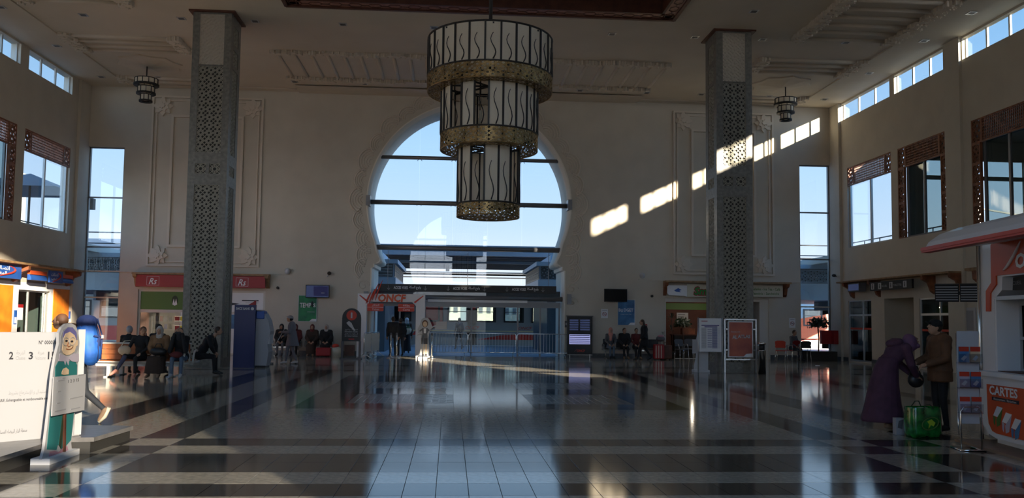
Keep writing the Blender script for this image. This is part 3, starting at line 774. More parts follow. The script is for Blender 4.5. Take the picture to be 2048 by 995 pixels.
# balconies with railings outside the upper windows
for sg, xw, nm in ((1, XR+.2, 'right'), (-1, XL-.35, 'left')):
    y0, y1 = (31.9, 44) if sg > 0 else (27, 44)
    struct(MB().box(min(xw, xw+sg*3.2), max(xw, xw+sg*3.2), y0, y1, 4.45, 4.75, 'wall'), 'balcony_'+nm)
    t = T('balcony_railing', 'dark metal balcony railing outside the %s upper window' % nm, 'railing', (xw+sg*3.1, y0, 4.75)); L = y1-y0
    for z in (.45, .78, 1.0): MB().tube([(0, 0, z), (0, L, z)], .03, 'iron', 6).build('rail', t)
    for i in range(9): MB().tube([(0, L*i/8, 0), (0, L*i/8, 1.0)], .025, 'iron', 6).build('post', t)
    for i in range(2): MB().tube([(0, L, z0), (-sg*3.0, L, z0)], .03, 'iron', 6).build('rail', t) if (z0 := (.45, 1.0)[i]) else None
t = T('parasol', 'dark folded arm parasol outside the left upper window', 'parasol', (-18.4, 38.5, 4.75))
mb = MB(); mb.v = [(0, 0, 3.0), (-1.9, -1.9, 2.2), (1.9, -1.9, 2.2), (1.9, 1.9, 2.2), (-1.9, 1.9, 2.2), (0, 0, 2.9)]
for i in range(4): mb.face((0, 1+i, 1+(i+1) % 4), 'dgrey'); mb.face((5, 1+(i+1) % 4, 1+i), 'dgrey')
mb.build('canopy', t); MB().tube([(0, 0, 0), (0, 0, 2.95)], .05, 'iron', 8).build('pole', t); MB().box(1.7, 2.0, 1.7, 2.0, 1.7, 2.2, 'iron').build('arm_joint', t)
# glazed upper gallery behind the carved windows on the right
gy1 = 31.7
mb = MB().box(XR+.2, 23, 3, gy1, 4.4, 4.75, 'gallery').box(XR+.2, 23, 3, gy1, 8.75, 8.95, 'gallery')
mb.slab(rect(3, gy1, 4.7, 8.8), [rect(28.3, 31.2, 5.0, 7.4)], lambda a, b, d: (22.8+d, a, b), .2, 'gallery')
mb.slab(rect(XR+.4, 23, 4.7, 8.8), [rect(18.2, 20.2, 4.9, 7.25), rect(20.35, 22.3, 4.9, 7.25), rect(18.2, 22.3, 7.4, 8.0)], lambda a, b, d: (a, gy1-.1+d, b), .12, 'gallery')
struct(mb, 'upper_gallery')
struct(MB().box(23.4, 33, -20, 30, -1, 9, 'wall'), 'sun_blocker')  # made-up unseen block that keeps sun off the right canopy
# ================================================================ THINGS INDOORS
ident = lambda a, b, d: (a, b, d)
# ---- the two great pillars
def pillar(x0, nm):
    t = T('pillar', 'massive square stone pillar with pierced panels, %s of the arch' % nm, 'pillar', (x0, 27.7, 0)); w = 1.22; k = w
    mb = MB()
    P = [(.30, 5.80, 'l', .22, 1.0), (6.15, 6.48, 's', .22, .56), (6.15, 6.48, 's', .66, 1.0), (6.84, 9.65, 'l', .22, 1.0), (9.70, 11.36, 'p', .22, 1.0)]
    for s in range(4):
        X = Matrix.Translation((w/2, w/2, 0)) @ Matrix.Rotation(s*PI/2, 4, 'Z') @ Matrix.Translation((-w/2, -w/2, 0))
        f = lambda a, b, d: X @ Vector((a, d, b))
        PP = P if s == 0 else [(.30, 5.80, 'l', .3, .92), (6.15, 6.48, 's', .3, .92), (6.84, 9.65, 'l', .3, .92), (9.8, 10.3, 's', .3, .92), (10.5, 11.1, 's', .3, .92)]
        e_ = .0 if s in (0, 2) else .0705
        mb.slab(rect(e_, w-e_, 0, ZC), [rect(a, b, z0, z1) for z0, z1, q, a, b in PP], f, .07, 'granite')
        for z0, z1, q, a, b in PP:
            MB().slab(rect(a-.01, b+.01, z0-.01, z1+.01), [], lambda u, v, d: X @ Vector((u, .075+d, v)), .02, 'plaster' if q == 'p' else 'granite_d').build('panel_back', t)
            m2 = MB()
            c = .25
            if s in (0, 1, 3): lattice(m2, a, b, z0, z1, c, c if q != 's' else .33, lambda u, v, d: X @ Vector((u, .02+d, v)), .021, .035, 'plaster' if q == 'p' else 'lattice')
            if m2.v: m2.build('pierced_panel', t, fix=False)
    mb.build('shaft', t)
    MB().box(-.12, w+.12, -.12, w+.12, ZC-.05, ZC, 'wood_d').build('capital', t)
pillar(-8.42, 'left'); pillar(8.80, 'right')
# ---- great chandelier
t = T('chandelier', 'huge three tier brass and fabric drum chandelier hanging from the coffer', 'chandelier', (.88, 20.6, 0))
MB().tube([(0, 0, 8.2), (0, 0, 12.55)], .045, 'iron', 8).build('rod', t)
def tier(R, z0, z1, zb, n, miss, nm, bottom, ph=0):
    for z in (z0, z1): MB().tube([(R*math.cos(2*PI*i/48), R*math.sin(2*PI*i/48), z) for i in range(48)], .022, 'iron', 6, closed=True).build('hoop', t)
    for i in range(n):
        a0, a1 = 2*PI*(i+ph)/n, 2*PI*(i+1+ph)/n; am = (a0+a1)/2
        MB().box(-.02, .02, -.02, .02, z0, z1, 'iron', Matrix.Rotation(a0, 4, 'Z') @ Matrix.Translation((R, 0, 0))).build('upright', t)
        if i not in miss:
            r = R-.015; p = [(r*math.cos(a0), r*math.sin(a0)), (r*math.cos(am)*1.002, r*math.sin(am)*1.002), (r*math.cos(a1), r*math.sin(a1))]
            mb = MB(); mb.v = [(x, y, z) for z in (z0, z1) for x, y in p]+[(x*.99, y*.99, z) for z in (z0, z1) for x, y in p]
            mb.face((0, 1, 4, 3), 'shade'); mb.face((1, 2, 5, 4), 'shade'); o = mb.build('fabric_panel', t, fix=False)
        H_ = (z1-z0)*.78; rq = R+.012
        pts = []
        for q in range(9):
            v = q/8; aa = am+(.16*(a1-a0))*math.sin(v*2*PI); pts.append((rq*math.cos(aa), rq*math.sin(aa), z0+.03+H_*v*.85))
        MB().tube(pts, [.016-.008*q/8 for q in range(9)], 'iron', 5).build('wavy_rod', t)
    mb = MB(); circ = 2*PI*R
    lattice(mb, 0, circ, zb, z0, .24, (z0-zb)/2, lambda u, v, d: ((R+.01-d)*math.cos(u/R), (R+.01-d)*math.sin(u/R), v), .017, .012, 'brass', False)
    mb.build('pierced_band', t, fix=False)
    MB().tube([(R*math.cos(2*PI*i/48), R*math.sin(2*PI*i/48), zb) for i in range(48)], .014, 'brass', 6, closed=True).build('rim', t)
    mb = MB(); r0 = bottom
    nr = max(2, round((R-r0)/.22)); na = int(2*PI*(R+r0)/2/.17)
    for q in range(nr):
        ra, rb = r0+(R-r0)*q/nr, r0+(R-r0)*(q+1)/nr
        m = max(8, int(2*PI*(ra+rb)/2/.24))
        lattice(mb, 0, 2*PI, ra, rb, 2*PI/m, rb-ra, lambda u, v, d: (v*math.cos(u), v*math.sin(u), zb+d), .010, .008, 'brass', False)
    # widths in u are angles: keep radial bars thin
    mb.build('pierced_base', t, fix=False)
    mb = MB()
    for i in range(8): a = i*PI/4; mb.bar((0, 0, z1-.05), (R*math.cos(a), R*math.sin(a), z1-.05), .035, .035, 'iron')
    mb.build('spokes', t, kind='stuff')
tier(1.52, 7.50, 8.42, 7.12, 26, (), 'upper', 1.10)
tier(1.18, 6.08, 7.35, 5.70, 22, (13, 15), 'middle', .75, .3)
tier(.755, 4.38, 5.78, 4.08, 14, (9, 12), 'lower', .02, .1)
MB().tube([(0, 0, 4.3), (0, 0, 8.3)], .03, 'iron', 6).build('core', t)
for i in range(6):
    a = i*PI/3; L_ = MB().tube([(.45*math.cos(a), .45*math.sin(a), 7.2), (.45*math.cos(a), .45*math.sin(a), 6.6)], .008, 'iron', 5).tube([(.45*math.cos(a), .45*math.sin(a), 6.6), (.45*math.cos(a), .45*math.sin(a), 6.4)], .03, 'cream', 8).build('lamp_holder', t)
# ---- the two small lamps of the same family
for x, s in ((-11.97, 'left'), (13.64, 'right')):
    t = T('pendant_lamp', 'small three tier drum pendant hanging at the %s end of the hall' % s, 'lamp', (x, 33.8, 0), 0)
    MB().tube([(0, 0, 10.7), (0, 0, ZC-.1)], .025, 'iron', 6).build('rod', t)
    for R, z0, z1, n, k in ((.42, 10.62, 10.82, 12, 0), (.31, 10.28, 10.50, 10, 0), (.20, 9.98, 10.2, 8, 0)):
        MB().lathe([(R, z0), (R, z1)], m='shade', n=24, cap=False).build('drum_shade', t, fix=False)
        MB().lathe([(R*.65, z0), (R+.05, z0+.0), (R+.05, z0-.07), (R*.65, z0-.04)], m='iron', n=24, cap=False).build('ring', t, fix=False)
        mb = MB()
        for i in range(n): a = 2*PI*i/n; mb.box(-.012, .012, -.012, .012, z0, z1, 'iron', Matrix.Rotation(a, 4, 'Z') @ Matrix.Translation((R+.01, 0, 0)))
        mb.tube([((R+.01)*math.cos(2*PI*i/24), (R+.01)*math.sin(2*PI*i/24), z1) for i in range(24)], .018, 'iron', 5, closed=True); mb.build('cage', t, kind='stuff')
# ---- shop behind the left pillar
def shop_shell(x0, x1, dep, wallm, h=2.7):
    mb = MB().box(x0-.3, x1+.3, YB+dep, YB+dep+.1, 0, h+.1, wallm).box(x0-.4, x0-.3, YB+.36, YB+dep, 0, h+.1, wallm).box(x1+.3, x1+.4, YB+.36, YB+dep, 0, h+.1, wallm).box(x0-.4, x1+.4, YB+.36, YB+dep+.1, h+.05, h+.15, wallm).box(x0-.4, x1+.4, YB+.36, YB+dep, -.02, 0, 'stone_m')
    return mb
struct(shop_shell(-13.0, -8.1, 1.4, 'shop_pale'), 'wall_kiosk_left')
t = T('shopfront', 'glazed newsagent shop front with green and poster panels behind the left pillar', 'shop front', (-13.2, YB, 0))
MB().slab(rect(0, 5.3, 0, 2.72), [rect(.08, 1.98, 0.05, 1.75), rect(.08, 1.98, 1.88, 2.64), rect(2.1, 3.1, .05, 1.75), rect(2.1, 3.1, 1.88, 2.64), rect(3.2, 5.2, .05, 1.75), rect(3.2, 5.2, 1.82, 2.64)], lambda a, b, d: (a, .1+d, b), .08, 'alu_w').build('frame', t)
MB().box(.08, 1.98, .12, .15, 1.88, 2.64, 'green').build('green_panel', t); MB().box(2.1, 3.1, .12, .15, 1.88, 2.64, 'green').build('green_panel', t)
MB().box(3.2, 5.2, .12, .15, 1.82, 2.64, 'white').build('white_panel', t)
MB().slab([(3.5+.0, 2.0), (4.2, 2.17), (3.9, 2.2), (3.75, 2.45), (3.7, 2.2), (3.4, 2.06)], [], lambda a, b, d: (a, .115+d, b), .004, 'ink').box(4.3, 5.0, .112, .118, 2.28, 2.33, 'ink').box(4.45, 5.0, .112, .118, 2.2, 2.22, 'grey').build('emblem', t)
MB().box(.08, 1.98, .13, .14, .05, 1.75, 'glass').build('pane', t); MB().box(2.1, 3.1, .13, .14, .05, 1.75, 'glass').build('pane', t)
MB().slab([(.08, .05), (.08, 1.1), (.5, .6), (1.03, .35), (1.5, .6), (1.98, 1.1), (1.98, .05)], [], lambda a, b, d: (a, .117+d, b), .006, 'red').build('poster_decal', t)
MB().slab([(1.5+.13*math.cos(i*PI/8), 2.28+.2*math.sin(i*PI/8)) for i in range(16)], [], lambda a, b, d: (a, .112+d, b), .006, 'leaf_d').slab([(1.4, 2.1), (1.45, 2.35), (1.5, 2.15), (1.55, 2.35), (1.6, 2.1), (1.5, 2.05)], [], lambda a, b, d: (a, .108+d, b), .004, 'white').build('badge', t)
MB().box(3.25, 5.15, .12, .14, .06, 1.74, 'white').box(3.3, 5.1, .11, .12, 1.1, 1.7, 'blue_p').build('bank_poster', t)
for j, z in enumerate((1.38, 1.05)):
    for i in range(6):
        mb = MB().box(0, .13, 0, .02, 0, .22, ['dgrey', 'shop_dark', 'red', 'cream', 'grey', 'ink_b'][(i*2+j) % 6]).build('magazine', None); mb.location = (-12.55+i*.19, YB+.3, z)
        tag(mb, 'magazine displayed inside the newsagent window', 'magazine', 'magazines in the newsagent window')
t2 = T('window_ledge', 'pair of display ledges inside the newsagent window', 'shelf', (-12.7, YB+.28, 0))
for z in (1.03, 1.36): MB().box(0, 1.4, 0, .2, z-.02, z, 'alu_w').build('board', t2)
for x in (0, 1.37): MB().box(x, x+.03, .05, .15, 0, 1.6, 'alu_w').build('post', t2)
t = T('shop_sign', 'long red sign board with white script logos behind the left pillar', 'sign', (-13.3, YB, 2.83))
MB().box(.1, 5.45, -.34, -.28, 0, .50, 'red').build('board', t)
MB().box(-.05, 5.6, -.42, 0, .52, .60, 'cedar').build('canopy_shelf', t)
for x in (-.02, 5.42): MB().slab([(0, .52), (.42, .52), (.40, .42), (.22, .36), (.12, .1), (.0, .0)], [], lambda a, b, d: (x+d, -a, b), .16, 'cedar').build('corbel', t)
for x in (.62, 2.15, 4.3):
    text('Rs', .34, .27, (x+.02, -.345, .10), (1, 0, 0), 'white', t, shear=.35, bold=.012)
    mb = MB()
    for a, b in (((x-.06, .07), (x+.44, .07)), ((x+.44, .07), (x+.44, .43)), ((x+.44, .43), (x-.06, .43)), ((x-.06, .43), (x-.06, .07))): mb.bar((a[0], -.343, a[1]), (b[0], -.343, b[1]), .008, .008, 'white')
    mb.build('logo_outline', t, kind='stuff')
text('JOURNAUX', 1.0, .09, (2.3, -.345, .015), (1, 0, 0), 'white', t)
# magazine spinner
t = T('magazine_rack', 'narrow wire rack of magazines outside the red signed shop', 'rack', (-11.15, 36.5, 0))
MB().tube([(0, 0, 0), (0, 0, 1.78)], .02, 'chrome', 6).lathe([(.22, 0), (.22, .03), (.05, .05)], m='iron').build('post', t)
for i in range(7):
    z = .45+i*.19; MB().box(-.2, .22, -.14, -.10, z, z+.02, 'chrome').build('tier', t)
    for a in (-.18, .03):
        o = MB().box(0, .17, 0, .015, 0, .165, ['cream', 'white', 'lgrey', 'red', 'yellow', 'grey'][(i*3+int(a > 0)) % 6]).build('magazine'); o.location = (-11.15+a, 36.35, z+.02)
        tag(o, 'magazine standing in the narrow wire rack', 'magazine', 'magazines in the wire rack')
# ---- cafe behind the right pillar
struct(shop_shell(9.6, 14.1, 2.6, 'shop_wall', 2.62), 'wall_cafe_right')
t = T('cafe_shopfront', 'dark cafe front with aluminium frame behind the right pillar', 'shop front', (9.5, YB, 0))
MB().slab(rect(0, 4.7, 0, 2.66), [rect(.05, 3.0, -.0+.01, 2.5), rect(3.2, 4.3, .01, 2.55)], lambda a, b, d: (a, .08+d, b), .1, 'alu_w').build('frame', t)
MB().box(3.0, 3.25, .2, 2.4, 0, 2.6, 'shop_pale').box(4.35, 4.65, .2, 1.0, 0, 2.6, 'shop_pale').build('partition', t)
MB().box(4.4, 4.44, .1, 1.0, .02, 2.5, 'alu').build('open_door', t)
t = T('cafe_menu', 'pale menu board on the cafe back wall', 'menu', (10.7, YB+2.55, 1.55)); MB().box(0, .55, 0, .02, 0, .5, 'lgrey').build('board', t)
MB().box(.06, .4, -.004, 0, .4, .42, 'ink').box(.06, .35, -.004, 0, .3, .32, 'ink').box(.06, .45, -.004, 0, .2, .22, 'ink').build('print', t, kind='stuff')
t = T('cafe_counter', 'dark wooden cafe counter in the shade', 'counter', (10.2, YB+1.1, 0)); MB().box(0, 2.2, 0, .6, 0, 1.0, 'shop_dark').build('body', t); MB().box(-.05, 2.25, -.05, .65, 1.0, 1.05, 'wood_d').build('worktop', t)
o = tag(MB().box(-.3, .3, -.15, .15, 0, .28, 'wood').build('crate'), 'wooden box on the cafe counter', 'box'); o.location = (10.9, YB+1.4, 1.05)
t = T('cafe_painting', 'dark framed picture on the pale cafe partition', 'picture', (13.4, YB+2.5, 1.1)); MB().box(0, .5, 0, .04, 0, .8, 'black').build('frame', t); MB().box(.05, .45, -.01, 0, .05, .75, 'shop_dark').build('canvas', t)
MB().box(9.35, 12.7, YB+2.56, YB+2.59, 2.2, 2.5, 'green').build('cafe_banner')
tag(bpy.data.objects['cafe_banner'], 'dim green banner high on the cafe back wall', 'banner')
for x, z in ((11.95, 2.50), (10.9, 2.55)):
    t = T('spot_lamp', 'small bright spotlight in the cafe %s' % ('beside the pillar' if x > 11 else 'over the counter'), 'lamp', (x, YB+.7, z))
    MB().ell((0, 0, 0), (.035, .035, .035), 'bulb').build('bulb', t); MB().tube([(0, 0, .02), (0, 0, 2.66-z)], .02, 'iron', 6).build('stem', t)
    L = bpy.data.lights.new('cafe_lamp', 'POINT'); L.energy = 6 if x > 11 else 4; L.color = (1, .85, .65); L.shadow_soft_size = .05
    lo = bpy.data.objects.new('cafe_lamp', L); COL.objects.link(lo); lo.parent = t; lo.location = (0, -.02, -.08)
t = T('cafe_sign', 'cream cafe sign board with green and red lettering under a wooden shelf', 'sign', (9.4, YB, 2.72))
MB().box(0, 5.65, -.5, 0, .62, .70, 'cedar').build('canopy_shelf', t)
MB().slab(rect(1.0, 3.0, 0, .55), [], lambda a, b, d: (a, -.32+d, b), .05, 'cream').build('board', t)
MB().slab([(.12, .15), (.2, .06), (.9, .04), (1.0, .0), (1.0, .5), (.12, .5)], [], lambda a, b, d: (a, -.30+d, b), .05, 'white').build('logo_board', t)
MB().slab([(.42, .28), (.6, .38), (.75, .3), (.65, .26), (.72, .2), (.5, .22)], [], lambda a, b, d: (a, -.31+d, b), .006, 'blue').build('logo', t)
mat('green_s', (.02, .28, .04), .5)
text('Smoo', 1.17, .42, (1.27, -.325, .05), (1, 0, 0), 'red', t, shear=.15, bold=.09)
text('Smoo', 1.09, .34, (1.31, -.334, .09), (1, 0, 0), 'green_s', t, shear=.15, bold=.03)
MB().ell((1.98, -.345, .22), (.13, .02, .12), 'red').build('fruit_emblem', t)
MB().slab(rect(3.9, 5.3, .05, .52), [], lambda a, b, d: (a, -.30+d, b), .05, 'cream').build('right_board', t)
text('Salades - Ice Tea - Café', 1.25, .12, (3.95, -.305, .33), (1, 0, 0), 'green', t, bold=.01)
text('Panninis - Sandwichs', 1.2, .11, (3.95, -.305, .14), (1, 0, 0), 'green', t, bold=.01)
for x in (0, 5.45): MB().slab([(0, .62), (.45, .62), (.4, .5), (.2, .42), (.12, .15), (0, .05)], [], lambda a, b, d: (x+d, -a, b), .14, 'wood').build('corbel', t)
# ---- posters, screens and small wall fixtures on the back wall
def poster(x, z, w, h, m, words, lab, name='poster'):
    t = T(name, lab, 'poster', (x, YB, z))
    MB().slab(rect(-.02, w+.02, -.02, h+.02), [rect(.0, w, 0, h)], lambda a, b, d: (a, -.035+d, b), .035, 'alu').build('frame', t)
    MB().box(0, w, -.02, -.0, 0, h, m).build('sheet', t)
    for s, ww, hh, px_, pz in words: text(s, ww, hh, (px_, -.022, pz), (1, 0, 0), 'white', t, bold=.02)
    MB().slab([(w*.62, .0), (w*.76, .1), (w, .1), (w, 0)], [], lambda a, b, d: (a, -.024+d, b), .004, 'white').build('corner_print', t)
    return t
t = poster(-6.48, 1.46, .76, 1.09, 'green_p', [('TEMP', .48, .2, .05, .58), ('S', .1, .16, .62, .60)], 'green poster reading TEMPS under the left television')
MB().ell((.575, -.03, .72), (.05, .012, .13), 'ink').build('figure_print', t); text('à votre service', .3, .04, (.38, -.022, .38), (1, 0, 0), 'white', t)
t = poster(7.38, 1.46, .74, 1.09, 'blue_p', [('B', .09, .14, .03, .58), ('U', .09, .13, .13, .56), ('DGET', .42, .14, .26, .58)], 'blue poster reading BUDGET under the right television')
text('voyagez moins cher', .5, .04, (.1, -.022, .44), (1, 0, 0), 'white', t)
for x, z, w, h, on, lab in ((-6.17, 2.46, 1.0, .55, 1, 'television with a dim blue picture above the green poster'), (6.73, 2.46, 1.02, .57, 0, 'switched off black television above the blue poster')):
    t = T('television', lab, 'television', (x, YB, z))
    MB().box(0, w, -.22, -.15, 0, h, 'black').build('case', t, bevel=.01); MB().box(.03, w-.03, -.224, -.22, .03, h-.03, 'screen' if on else 'screen_off').build('screen', t)
    if on: MB().box(.34, w-.05, -.227, -.224, .08, h-.06, 'ink_b').box(.66, .8, -.229, -.227, .2, .22, 'white').build('picture', t)
    MB().box(w/2-.06, w/2+.06, -.15, 0, h/2-.06, h/2+.06, 'iron').build('bracket', t)
def nosmoke(x, z, lab, w=.3, h=.4):
    t = T('notice', lab, 'notice', (x, YB, z)); MB().box(0, w, -.02, 0, 0, h, 'white').build('sheet', t)
    MB().tube([(w/2+.085*math.cos(i*PI/10), -.022, h*.45+.085*math.sin(i*PI/10)) for i in range(20)], .01, 'red', 5, closed=True).bar((w/2-.06, -.022, h*.45+.06), (w/2+.06, -.022, h*.45-.06), .016, .01, 'red').build('ban_ring', t)
    MB().box(w/2-.05, w/2+.06, -.023, -.02, h*.45-.012, h*.45+.012, 'ink').box(.04, w-.04, -.023, -.02, h-.06, h-.045, 'ink').build('print', t, kind='stuff')
nosmoke(6.63, 1.74, 'white no smoking notice under the black television'); nosmoke(15.12, 1.41, 'white no smoking notice beside the cafe doorway', .28, .43)
for x, z, s in ((-6.97, 3.58, 'left'), (8.43, 3.64, 'right')):
    t = T('loudspeaker', 'round white loudspeaker on the ledge %s of the arch' % s, 'loudspeaker', (x, YB-.06, z)); MB().ell((0, -.08, 0), (.13, .12, .13), 'lgrey').build('dome', t); MB().box(-.04, .04, 0, .06, -.04, .04, 'white').build('bracket', t)
t = T('security_camera', 'small security camera above the left television', 'camera', (-5.2, YB, 3.52)); MB().ell((0, -.15, 0), (.09, .12, .08), 'iron').build('housing', t); MB().bar((0, -.1, -.02), (-.12, 0, -.15), .03, .03, 'lgrey').build('bracket', t)
for x, z, s in ((-7.38, 2.87, 'beside the red shop sign'), (8.9, 2.74, 'between television and cafe')):
    t = T('wall_sensor', 'small round black sensor %s' % s, 'sensor', (x, YB, z)); MB().lathe([(.06, 0), (.06, .05), (.03, .07)], m='black', n=14).build('body', t, rx=PI/2)
t = T('alarm_button', 'small red fire alarm button behind the walking man', 'alarm', (8.55, YB, 1.37)); MB().box(0, .13, -.05, 0, 0, .13, 'red').build('case', t); MB().box(.04, .09, -.055, -.05, .04, .09, 'white').build('button', t)
t = T('wall_box', 'small dark control panel on the arch jamb behind the departures stand', 'control panel', (4.85, YB+.02, 1.2)); 
t.location = (5.02, YB, 1.32); MB().box(0, .2, -.05, 0, 0, .28, 'dgrey').build('case', t); MB().box(.03, .17, -.055, -.05, .1, .2, 'lgrey').build('display', t)
# ---- platform access sign across the arch
t = T('overhead_sign', 'long dark overhead sign pointing to the platforms across the arch', 'sign', (-3.15, 37.78, 2.81))
MB().box(0, 7.85, 0, .06, 0, .32, 'black').build('board', t)
for x in (.45, 3.05, 5.65):
    text('ACCES VOIES', .62, .12, (x+.22, -.004, .10), (1, 0, 0), 'white', t, bold=.02)
    text('ولوج السكة', .5, .17, (x+.9, -.004, .08), (1, 0, 0), 'white', t, arab=True, bold=.02)
    for q in (0, 1.6):
        mb = MB(); mb.bar((x+q, -.004, .25), (x+q, -.004, .1), .03, .006, 'white').bar((x+q-.06, -.004, .14), (x+q, -.004, .06), .025, .006, 'white').bar((x+q+.06, -.004, .14), (x+q, -.004, .06), .025, .006, 'white'); mb.build('arrow', t)
for x in (.4, 3.9, 7.5): MB().box(x-.012, x+.012, .02, .04, .32, 1.85, 'beam').build('hanger', t)
# ---- ticket and card gate with the operator's logo
t = T('ticket_gate', 'white portal with orange red railway logo over the queue entrance', 'gate', (-3.92, 36.7, 0))
W_ = 2.85
MB().slab([(0, 0), (.38, 0), (.38, 2.15), (.55, 2.32), (W_-.55, 2.32), (W_-.38, 2.15), (W_-.38, 0), (W_, 0), (W_, 2.66), (0, 2.66)], [], lambda a, b, d: (a, d, b), .45, 'white').build('frame', t)
for s in (1, -1):
    c = 0 if s > 0 else W_
    MB().slab([(c+s*.06, 2.585), (c+s*.10, 2.60), (c+s*.47, 2.33), (c+s*.42, 2.27)], [], lambda a, b, d: (a, -.01+d, b), .01, 'red_o').build('corner_stripe', t)
text('ONCF', 1.18, .34, (.86, -.03, 2.31), (1, 0, 0), 'orange', t, bold=.04, depth=.01, shear=.1)
for i in range(4):
    a = (.36+i*.13, 2.35+.07*i-.07*(i % 2)); pts = [(a[0]+.42*q/6*(.8+.1*i)*.62, -.05, a[1]-.12+(.5+.12*i)*(q/6)**.8) for q in range(7)]
    MB().tube(pts, [.012, .03, .035, .035, .03, .02, .008], 'red_o', 6).build('logo_stroke', t)
for x, s, e in ((.42, 'Ticket', 'التذاكر'), (1.72, 'Carte', 'بطاقة')):
    q = T('gate_tag', None, None); 
    MB().box(x, x+.68, -.06, -.03, 1.92, 2.24, 'red_o').build('tag_board', t); bpy.data.objects.remove(q)
    MB().box(x, x+.68, -.064, -.06, 2.075, 2.085, 'white').build('tag_line', t)
    text(s, .3, .08, (x+.2, -.064, 1.955), (1, 0, 0), 'white', t); text(e, .3, .11, (x+.2, -.064, 2.11), (1, 0, 0), 'white', t, arab=True)
# small planter on a wall seen through the gate
# ================================================================ MORE THINGS
# ---- railway kiosk on the right
KR = math.atan2(-.9928, -.12)
K = T('ticket_kiosk', 'white and orange railway sales kiosk with a projecting roof, right picture edge', 'kiosk', (7.42, 11.4, 0), KR)
kf = lambda a, b, d: (a, d, b)
MB().slab([(-.12, 0.1), (.02, 0.1), (.25, .95), (.25, 1.96), (.46, 2.08), (.48, 2.26), (3.1, 2.26), (3.1, 2.75), (-.12, 2.75)], [], kf, .5, 'white_g').build('pillar_panel', K)
MB().slab([(.23, 2.70), (.22, 2.19), (.07, 2.08), (.06, 1.8), (.17, 1.8), (.19, 2.05), (.35, 2.16), (.35, 2.28), (3.0, 2.28), (3.0, 2.74), (.27, 2.74)], [], lambda a, b, d: (a, -.02+d, b), .025, 'orange').build('logo_fascia', K)
MB().tube([(-.12, -.02, 0), (-.12, -.02, 2.75)], .022, 'chrome', 8).build('chrome_post', K)
MB().box(.05, 3.1, .5, 2.4, 0, 2.8, 'white').build('body', K)
ky = .14
mb = MB().slab([(-.05, .93), (3.1, .95), (3.1, .12), (.5, .12), (.3, .16), (.12, .28), (.0, .5)], [], lambda a, b, d: (a, -ky+d, b), .6, 'white_g'); mb.build('counter_front', K)
MB().slab([(-.06, .93), (-.02, .99), (3.1, .99), (3.1, .93)], [], lambda a, b, d: (a, -ky-.04+d, b), .75, 'white').build('counter_top', K)
MB().slab([(.30, .82), (3.0, .84), (3.0, .19), (.52, .19), (.42, .21), (.33, .30), (.31, .42)], [], lambda a, b, d: (a, -ky-.012+d, b), .02, 'orange').build('poster_panel', K)
text('CARTES', .70, .12, (.38, -ky-.014, .69), (1, 0, 0), 'white', K, bold=.03)
MB().box(.44, 1.10, -ky-.016, -ky-.012, .62, .665, 'ink').build('caption_strip', K)
text('Abonnement / Réduction', .56, .03, (.49, -ky-.018, .628), (1, 0, 0), 'white', K)
for i, (x, z, m) in enumerate(((.50, .42, 'green'), (.72, .36, 'lilac'), (.94, .31, 'blue_p'))):     # printed folded cards
    MB().slab([(x-.04, z), (x+.06, z+.13), (x+.2, z+.12), (x+.12, z-.02)], [], lambda a, b, d: (a, -ky-.014+d, b), .003, 'white').slab([(x-.04, z), (x-.03, z-.1), (x+.0, z-.13), (x+.02, z-.02)], [], lambda a, b, d: (a, -ky-.016+d, b), .003, m).slab([(x+.04, z-.04), (x+.05, z-.14), (x+.13, z-.11), (x+.2, z+.11)], [], lambda a, b, d: (a, -ky-.016+d, b), .003, m).build('card_print', K)
MB().box(.25, 3.1, .0, .3, .0, .10, 'white').build('plinth', K); MB().box(-.08, 3.2, -.42, .3, -.001, .035, 'pink').build('floor_step', K); bpy.data.objects['floor_step'].data.materials[0] = mat('tan', (.25, .17, .12), .5)
MB().slab(rect(.26, 3.0, .99, 1.95), [rect(.32, .78, 1.03, 1.42), rect(.32, .78, 1.46, 1.88), rect(.82, 1.5, 1.03, 1.42), rect(.82, 1.5, 1.46, 1.88), rect(1.54, 2.9, 1.03, 1.88)], lambda a, b, d: (a, .30+d, b), .03, 'alu').build('window_frame', K)
MB().box(.26, 3.0, .35, .37, .99, 1.95, 'screen_off').build('window_glass', K)
MB().box(.26, .3, .0, .3, .99, 1.98, 'white').box(.26, 3.0, .0, .32, 1.95, 2.0, 'alu').box(.26, 3.0, 0, .32, .97, 1.0, 'wood_d').build('window_recess', K)
MB().box(.30, .95, .14, .2, 2.08, 2.25, 'black').build('hanging_sign', K); text('ACCUEIL', .34, .05, (.36, .136, 2.15), (1, 0, 0), 'grey', K)
mb = MB(); prof = [(-1.02, 2.60), (-.95, 2.72), (-.8, 2.83), (-.55, 2.92), (.3, 3.0), (2.4, 3.0), (2.4, 2.74), (.0, 2.72), (-.98, 2.58)]
mb.slab(prof, [], lambda a, b, d: (.42+d, a+.02, b), 2.9, 'white_g'); mb.build('roof', K)
MB().slab([(.40, 2.60), (3.3, 2.60), (3.3, 2.645), (.40, 2.645)], [], lambda a, b, d: (a, -1.03+d, b), .02, 'red_o').box(.40, 3.3, -1.02, -.9, 2.575, 2.6, 'red_o').build('roof_stripe', K)
for i in range(3):
    pts = [(.56+i*.07+.30*q/6, -.03, 2.34+.04*i+.27*(q/6)**1.3*(.7+.15*i)) for q in range(7)]; MB().tube(pts, [.006, .016, .02, .022, .02, .014, .006], 'white', 6).build('logo_stroke', K)
text('ONCF', .9, .2, (.86, -.025, 2.34), (1, 0, 0), 'white', K, bold=.04, shear=.1)
